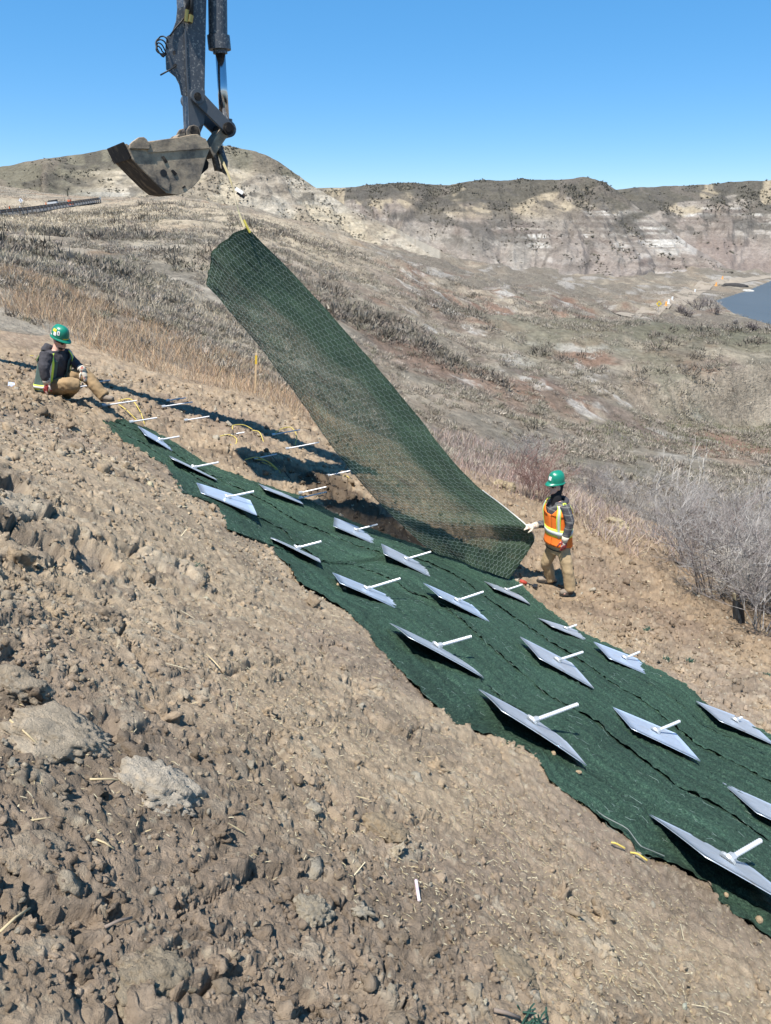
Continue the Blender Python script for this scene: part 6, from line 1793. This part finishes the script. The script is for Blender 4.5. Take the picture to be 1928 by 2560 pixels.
# leafless shrubs and saplings: branching stems
def twig_plant(base, h, spread, nst, seed, r0=.012, depth=3, kids=(3, 5), up=.9):
    g = np.random.default_rng(seed); segs = []
    def grow(p, d, L, r, lev):
        n = 3 if lev < 2 else 2; pts = [p]
        for k in range(n):
            d = d + g.normal(0, .16, 3) + np.array([0, 0, .05]); d /= np.linalg.norm(d); p = p + d * L / n; pts.append(p)
        segs.append((pts, r, lev))
        if lev < depth:
            for c in range(g.integers(*kids)):
                q = pts[1 + g.integers(0, n)]; e = d + g.normal(0, .55, 3); e[2] = abs(e[2]) * .6 + .15; e /= np.linalg.norm(e)
                grow(q, e, L * g.uniform(.42, .68), r * .58, lev + 1)
    for s in range(nst):
        a = g.uniform(0, 2 * math.pi); o = np.array([math.cos(a), math.sin(a), 0]) * spread * g.uniform(.0, .35)
        d = np.array([math.cos(a) * spread / h * g.uniform(.2, .9), math.sin(a) * spread / h * g.uniform(.2, .9), up]); d /= np.linalg.norm(d)
        grow(o, d, h * g.uniform(.5, .72), r0 * g.uniform(.7, 1.2), 0)
    return segs

def segs_mesh(segs, lev_sel, scale=1.0):
    V_ = []; F_ = []; b = 0
    for pts, r, lev in segs:
        if lev not in lev_sel: continue
        P = np.array(pts); n = len(P)
        for i in range(n):
            t = P[min(i + 1, n - 1)] - P[max(i - 1, 0)]; t /= np.linalg.norm(t) + 1e-9
            s = np.cross(t, [.3, .9, .2]); s /= np.linalg.norm(s) + 1e-9; q = np.cross(t, s); rr = r * (1 - .55 * i / (n - 1)) * scale
            for k in range(3): a = 2.094 * k; V_.append(P[i] + (s * math.cos(a) + q * math.sin(a)) * rr)
        for i in range(n - 1):
            for k in range(3): a = b + i * 3 + k; c = b + i * 3 + (k + 1) % 3; F_.append((a, c, c + 3, a + 3))
        b += n * 3
    return V_, F_
bark_grey = material('grey_bark', (.29, .27, .25), rough=.9, nscale=30, namt=.2); bark_mauve = material('mauve_bark', (.22, .19, .175), rough=.9, nscale=30, namt=.2)
bark_red = material('red_bark', (.20, .12, .10), rough=.8, nscale=30, namt=.2); bark_pale = material('pale_bark', (.52, .48, .42), rough=.85, nscale=30, namt=.15); bark_dark = material('dark_bark', (.10, .085, .085), rough=.9, nscale=30, namt=.2)
def shrub(name, px, py, h, spread, nst, seed, mat, mat2, label, cat, group=None, r0=.010, depth=3, kids=(4, 7), scale=1.25, up=.9):
    P = hit(px, py, 0, zveg); root = empty(name, V(P), label, cat, group)
    sg = twig_plant(P, h, spread, nst, seed, r0, depth, kids, up)
    v, f = segs_mesh(sg, (0, 1)); mk('stems', v, f, mat, root)
    v, f = segs_mesh(sg, (2, 3), scale)
    if f: mk('twigs', v, f, mat2, root, kind='stuff')
G1 = 'bare shrubs along the foot of the bank'
shrub('bare_shrub', 1905, 1585, 1.75, 1.0, 15, 1301, bark_grey, bark_mauve, 'tall tangled leafless grey shrub at the right border, nearest of the thicket', 'shrub', G1)
shrub('bare_shrub', 1800, 1505, 1.5, .95, 14, 1302, bark_dark, bark_grey, 'dark-stemmed leafless shrub behind the black silt fence', 'shrub', G1)
shrub('bare_shrub', 1990, 1520, 1.9, 1.1, 15, 1303, bark_mauve, bark_grey, 'leafless mauve shrub cut by the right border, half way up the thicket', 'shrub', G1)
shrub('bare_shrub', 1860, 1450, 1.6, 1.0, 14, 1304, bark_grey, bark_grey, 'pale grey leafless shrub in the second row of the thicket at right', 'shrub', G1)
shrub('bare_shrub', 1745, 1440, 1.2, .8, 12, 1305, bark_mauve, bark_mauve, 'low mauve leafless shrub at the left end of the thicket', 'shrub', G1)
shrub('bare_shrub', 1930, 1385, 1.6, 1.2, 14, 1306, bark_pale, bark_grey, 'bleached leafless shrub high in the thicket at the right border', 'shrub', G1)
shrub('bare_shrub', 1790, 1370, 1.4, 1.0, 13, 1307, bark_red, bark_mauve, 'reddish leafless shrub in the third row of the thicket', 'shrub', G1)
shrub('bare_shrub', 1660, 1345, 1.3, 1.0, 13, 1308, bark_grey, bark_grey, 'blue-grey leafless shrub uphill of the low mauve one', 'shrub', G1)
shrub('bare_shrub', 1560, 1285, 1.2, 1.0, 12, 1309, bark_mauve, bark_grey, 'grey leafless shrub straight right of the standing worker helmet', 'shrub', G1)
shrub('bare_shrub', 1480, 1255, 1.1, .9, 12, 1310, bark_grey, bark_mauve, 'leafless shrub right behind the shoulder of the standing worker', 'shrub', G1)
shrub('red_stemmed_shrub', 1345, 1255, 1.15, .7, 18, 1311, bark_red, bark_red, 'wine-red stemmed shrub left of the standing worker helmet', 'shrub', None, .008)
shrub('blue_grey_shrub', 1300, 1170, 1.25, 1.0, 20, 1312, bark_dark, bark_grey, 'dense blue-grey leafless shrub above the red brush beside the net', 'shrub', None, .009)
shrub('bare_shrub', 1870, 1520, 1.1, .8, 12, 1313, bark_grey, bark_pale, 'small whitish leafless shrub just right of the silt fence', 'shrub', G1)
shrub('bare_shrub', 1700, 1280, 1.2, 1.0, 13, 1314, bark_grey, bark_grey, 'grey leafless shrub at the foot of the pale saplings', 'shrub', G1)
shrub('bare_shrub', 1850, 1300, 1.3, 1.2, 13, 1315, bark_mauve, bark_grey, 'leafless shrub between the pale saplings and the right border', 'shrub', G1)
for i, (px, py, h, lab) in enumerate([(1638, 1262, 2.0, 'leftmost thin pale sapling beyond the thicket'), (1664, 1245, 1.4, 'shorter thin sapling second from the left'), (1712, 1262, 2.2, 'tall thin forked pale sapling in the middle'), (1733, 1264, 1.9, 'thin pale sapling just left of the straight one'), (1746, 1266, 2.0, 'straight pale sapling at the right of the group'), (1690, 1250, 1.1, 'faint low sapling between the second and the forked one')]):
    P = hit(px, py, 0, zveg); root = empty('sapling', V(P), lab, 'sapling', 'pale saplings on the valley floor')
    gg = np.random.default_rng(1350 + i); pts = [np.zeros(3)]; sg = []
    for k in range(6): pts.append(pts[-1] + np.array([gg.normal(0, .035), gg.normal(0, .035), h / 6]))
    sg.append((pts, .028, 0))
    for k in range(9):
        q = pts[2 + k % 5]; d = np.array([gg.normal(0, .5), gg.normal(0, .5), 1.0]); d /= np.linalg.norm(d); L = h * gg.uniform(.12, .3)
        sg.append(([q, q + d * L * .5, q + d * L + np.array([0, 0, .05])], .012, 1))
    v, f = segs_mesh(sg, (0,)); mk('trunk', v, f, bark_pale, root); v, f = segs_mesh(sg, (1,)); mk('branches', v, f, bark_pale, root, kind='stuff')
# thicket of fine twigs filling the gaps
g = np.random.default_rng(1390)
for nm, poly, n, h, cols, sd in (('twig_thicket', [(1700,1330),(1830,1330),(1990,1340),(1990,1570),(1930,1560),(1830,1500),(1740,1440)], 7000, (.3, .9), [(.26, .23, .20), (.20, .17, .145), (.34, .315, .285), (.155, .13, .115)], 1391),
                                 ('grey_thicket', [(1400,1180),(1560,1190),(1760,1190),(1960,1200),(1960,1330),(1780,1350),(1640,1320),(1500,1260)], 4000, (.2, .55), [(.27, .25, .225), (.22, .20, .18), (.33, .305, .28), (.19, .165, .145)], 1392)):
    grass(nm, poly, n, h[0], h[1], cols, sd, .006, .8, 1.0)

# ------------------------------------------------------------------ road at the upper left: guardrail, sign, work-zone bits
def roadpt(px, py): return V(hit(px, py, 0, zveg))
g0, g1, g2 = roadpt(-70, 548), roadpt(0, 536), roadpt(250, 508)
rail_pts = [Vector(un(-70, 538, 82)), Vector(un(0, 529, 88)), Vector(un(80, 520, 100)), Vector(un(160, 509, 118)), Vector(un(250, 496, 146))]
rp = resample(np.array([list(p) for p in cat_rom(rail_pts, 8)]), 34)
root = empty('guardrail', V(rp[0]), 'long weathered guardrail on pale posts along the road at the upper left', 'guardrail')
sec = [(.02, .16), (.06, .11), (.02, .05), (.02, -.05), (.06, -.11), (.02, -.16), (-.005, -.16), (.035, -.11), (-.005, -.05), (-.005, .05), (.035, .11), (-.005, .16)]
vs = []; fs = []
for i, p in enumerate(rp):
    t = rp[min(i + 1, 33)] - rp[max(i - 1, 0)]; t /= np.linalg.norm(t); s = np.cross(t, [0, 0, 1.]); s /= np.linalg.norm(s)
    for a, b_ in sec: vs.append(p - s * a * 1.3 + np.array([0, 0, b_ * 1.35]) - rp[0])
k = len(sec)
for i in range(33):
    for q in range(k): a = i * k + q; b_ = i * k + (q + 1) % k; fs.append((a, b_, b_ + k, a + k))
mk('rail', vs, fs, material('weathered_rail', (.17, .13, .10), rough=.7, nscale=3, namt=.3, world_pos=True), root)
post_m = material('grey_post', (.30, .27, .24), rough=.85)
pm = None
for i in range(0, 34, 1):
    p = V(rp[i]); gz = float(zveg(np.array([p.x]), np.array([p.y]))[0]); bot = Vector((p.x, p.y, min(gz, p.z - .55)))
    mb = MB(); hh_ = (p.z + .14 - bot.z) / 2
    mb.box((0, 0, 0), (.08, 0, 0), (0, .09, 0), (0, 0, hh_)); o = mb.build('post', post_m); o.location = (bot + Vector((0, .12, hh_))) - root.location; o.parent = root
mb = MB(); mb.cyl(V(rp[-1]) + Vector((0, -.1, -.22)), V(rp[-1]) + Vector((0, -.1, .30)), .22, n=10); keep(mb.build('end_cap', material('white_end', (.7, .68, .62), rough=.5)), root)
# road surface behind the rail
vs = []; 
for i in range(34):
    p = rp[i]; t = rp[min(i + 1, 33)] - rp[max(i - 1, 0)]; t /= np.linalg.norm(t); s = np.cross([0, 0, 1.], t); s /= np.linalg.norm(s)
    for w_ in (-.4, 3.0, 7.5, 11.0): vs.append(p + s * w_ + np.array([0, 0, -.55]))
mk('road', np.array(vs), grid_faces(34, 4), material('road_asphalt', (.09, .088, .085), rough=.9, world_pos=True, nscale=1, namt=.15), kind='structure')
P0 = V(un(52, 501, 112)); root = empty('road_sign', P0 + Vector((0, 0, -1.6)), 'small white diamond road sign with a dark squiggle beyond the guardrail', 'road sign')
mb = MB(); r = .36; mb.prism([(0, 0, 1.6 - r), (r, 0, 1.6), (0, 0, 1.6 + r), (-r, 0, 1.6)], (0, .012, 0)); mb.build('panel', material('sign_white', (.72, .74, .78), rough=.4), root)
mb = MB(); mb.tube([(-.03, -.01, 1.42), (.05, -.01, 1.53), (-.05, -.01, 1.64), (.03, -.01, 1.78)], .03, 6); mb.build('marking', material('sign_black', (.02, .02, .03), rough=.5), root)
mb = MB(); mb.cyl((0, .03, -.8), (0, .03, 1.3), .035); mb.build('post', post_m, root)
orange_p = material('safety_orange', (.85, .16, .04), rough=.5, namt=.05)
P0 = V(un(174, 503, 128)); root = empty('work_zone_sign', P0 + Vector((0, 0, -.7)), 'tall narrow dark work-zone sign standing on an orange stand beyond the guardrail', 'road sign')
mb = MB(); mb.box((-.22, .2, 2.0), (.12, 0, 0), (0, .02, 0), (.03, 0, .50)); mb.build('panel', material('sign_back', (.07, .07, .05), rough=.7), root)
mb = MB(); mb.box((-.1, .2, 1.1), (.03, 0, 0), (0, .03, 0), (-.03, 0, .5)); mb.build('post', post_m, root)
mb = MB(); mb.prism([(-.42, 0, 0), (.46, 0, 0), (.52, 0, .5), (.22, 0, .42), (.1, 0, 1.0), (-.08, 0, .5), (-.34, 0, .95)], (0, .5, 0)); mb.build('stand', orange_p, root)
P0 = V(un(131, 505, 122)); root = empty('roadside_panel', P0, 'dark flat panel with a pale lower band beyond the guardrail', 'panel')
mb = MB(); mb.prism([(-.85, 0, -.02), (.72, 0, .12), (.78, 0, .40), (-.75, 0, .22)], (0, .5, 0)); mb.build('panel', material('panel_dark', (.03, .035, .04), rough=.5), root)
mb = MB(); mb.prism([(-.9, 0, -.45), (.72, 0, -.22), (.72, 0, .11), (-.85, 0, -.03)], (0, .45, 0)); mb.build('base', material('panel_pale', (.62, .62, .60), rough=.6), root)
for px, py, d, m, lab in ((24, 519, 100, orange_p, 'small orange delineator behind the guardrail near the left border'), (50, 518, 104, sticker_w, 'small white delineator under the diamond sign'), (115, 508, 120, orange_p, 'small orange delineator left of the dark flat panel')):
    mb = MB(); mb.cyl((0, 0, -.5), (0, 0, .12), .1, .08, 10); mb.cyl((0, 0, -.6), (0, 0, -.5), .2, .2, 10); o = mb.build('delineator', m); o.location = un(px, py, d); tag(o, lab, 'delineator', 'delineators by the guardrail')

# ------------------------------------------------------------------ gravel road along the lake, its markers, bank, bushes
rd = [(1560,790),(1625,778),(1690,752),(1745,728),(1795,706),(1840,700),(1900,694),(1960,690)]
RP = [hit(px, py, .1, zveg) for px, py in rd]; RP = np.array([list(p) for p in cat_rom([V(p) for p in RP], 8)])
vs = []
for i in range(len(RP)):
    t = RP[min(i + 1, len(RP) - 1)] - RP[max(i - 1, 0)]; t /= np.linalg.norm(t) + 1e-9; s = np.cross([0, 0, 1.], t); s /= np.linalg.norm(s) + 1e-9
    for w_ in (-2.6, -1.3, 0, 1.3, 2.6):
        q = RP[i] + s * w_; vs.append((q[0], q[1], float(zveg(np.array([q[0]]), np.array([q[1]]))[0]) + .12))
mk('gravel_road', np.array(vs), grid_faces(len(RP), 5), material('gravel', (.25, .212, .165), rough=.95, world_pos=True, nscale=.5, namt=.2), kind='structure')
P0 = V(hit(1645, 780, 0, zveg)); root = empty('warning_sign', P0, 'yellow warning sign at the near end of the gravel road by the lake', 'road sign')
mb = MB(); mb.prism([(0, 0, 1.1), (.62, 0, 1.72), (0, 0, 2.34), (-.62, 0, 1.72)], (0, .03, 0)); mb.build('panel', material('sign_yellow', (.80, .55, .04), rough=.4), root)
mb = MB(); mb.box((0, -.02, 1.72), (.22, 0, 0), (0, .01, 0), (0, 0, .26)); mb.build('symbol', material('sign_grey', (.35, .33, .25), rough=.6), root)
mb = MB(); mb.cyl((0, .06, -.3), (0, .06, 1.2), .06); mb.build('post', post_m, root)
mk_or = material('marker_orange', (.85, .40, .12), rough=.5)
for px, py, m, lab in ((1680, 752, sticker_w, 'white road marker, upper of three near the yellow sign by the lake'), (1671, 760, sticker_w, 'white road marker, middle of three near the yellow sign by the lake'), (1665, 765, mk_or, 'pinkish road marker, lowest of three near the yellow sign by the lake'), (1737, 732, sticker_w, 'pale marker half way along the lake road'), (1790, 714, mk_or, 'orange marker above the dark bank by the lake'), (1806, 698, mk_or, 'orange marker at the far end of the lake road')):
    mb = MB(); mb.cyl((0, 0, -.3), (0, 0, 1.0), .28, .2, 10); mb.cyl((0, 0, -.3), (0, 0, .1), .5, .45, 10); o = mb.build('road_marker', m); o.location = V(hit(px, py, 0, zveg)); tag(o, lab, 'road marker', 'markers along the lake road')
root = None
fx = np.linspace(1772, 1895, 26)
P0 = V(un(1772, 702, 262)); root = empty('wire_fence', P0, 'row of thin pale fence posts along the far side of the lake road', 'fence')
for i, px in enumerate(fx):
    q = V(un(px, np.interp(px, [1772, 1800, 1895], [703, 697, 690]), np.interp(px, [1772, 1895], [262, 275])))
    mb = MB(); mb.cyl((0, 0, -1.6), (0, 0, .7), .10, n=5); o = mb.build('post', bark_pale); o.location = q - P0; o.parent = root
mb = MB(); q0 = V(un(1772, 703, 262)); q1 = V(un(1895, 690, 275))
for dz in (.4, 0): mb.cyl(q0 - P0 + Vector((0, 0, dz)), q1 - P0 + Vector((0, 0, dz)), .03, n=4)
mb.build('wires', bark_pale, root)
# eroded bank and pale riprap by the water
v, f = ico(4)
def boulder(px, py, size, m, label, cat, name, seed, sc=(1, 1, 1)):
    q = v * 1.6 + seed * .37; d = .35 * fbm(q[:, 0] + q[:, 2], q[:, 1] - q[:, 2], 4, seed)
    o = mk(name, v * (1 + d)[:, None] * size * np.array(sc), f, m, smooth=False); o.location = hit(px, py, 0, zveg); tag(o, label, cat)
boulder(1868, 729, 1.3, material('riprap', (.36, .345, .31), rough=.9, nscale=1, namt=.3), 'pale rock heap at the water edge below the dark bank', 'rock heap', 'rock_heap', 61, (1.6, 1, .5))
boulder(1835, 716, 1.9, material('gully_shade_bank', (.045, .042, .04), rough=.95, nscale=.6, namt=.3), 'eroded bank with gully shadow in its colour, between the lake road and the water', 'bank', 'eroded_bank', 62, (2.2, .8, .55))  # near-black colour stands in for the shadow in the gully
for i, (px, py, h, lab) in enumerate([(1745, 775, 3.0, 'dark bare bush by the lake road, left of the water'), (1790, 785, 3.2, 'pale bare bush at the tip of the lake'), (1720, 792, 2.2, 'low bare bush left of the dark one by the lake road'), (1840, 810, .9, 'grey bare bush on the near shore of the lake'), (1880, 828, .8, 'grey bare bush on the near shore closer to the right border'), (1770, 765, 2.6, 'bare bush on the shore between the dark and the pale one'), (1700, 782, 1.8, 'small bare bush beside the yellow sign road end')]):
    P = hit(px, py, 0, zveg); root = empty('lakeside_bush', V(P), lab, 'bush', 'bare bushes by the lake')
    sg = twig_plant(P, h, h * .9, 12, 1400 + i, .07, 2, (4, 7)); vv_, ff_ = segs_mesh(sg, (0, 1)); mk('stems', vv_, ff_, bark_mauve if i % 2 else bark_dark, root); vv_, ff_ = segs_mesh(sg, (2,)); mk('twigs', vv_, ff_, bark_grey if i % 2 else bark_mauve, root, kind='stuff')
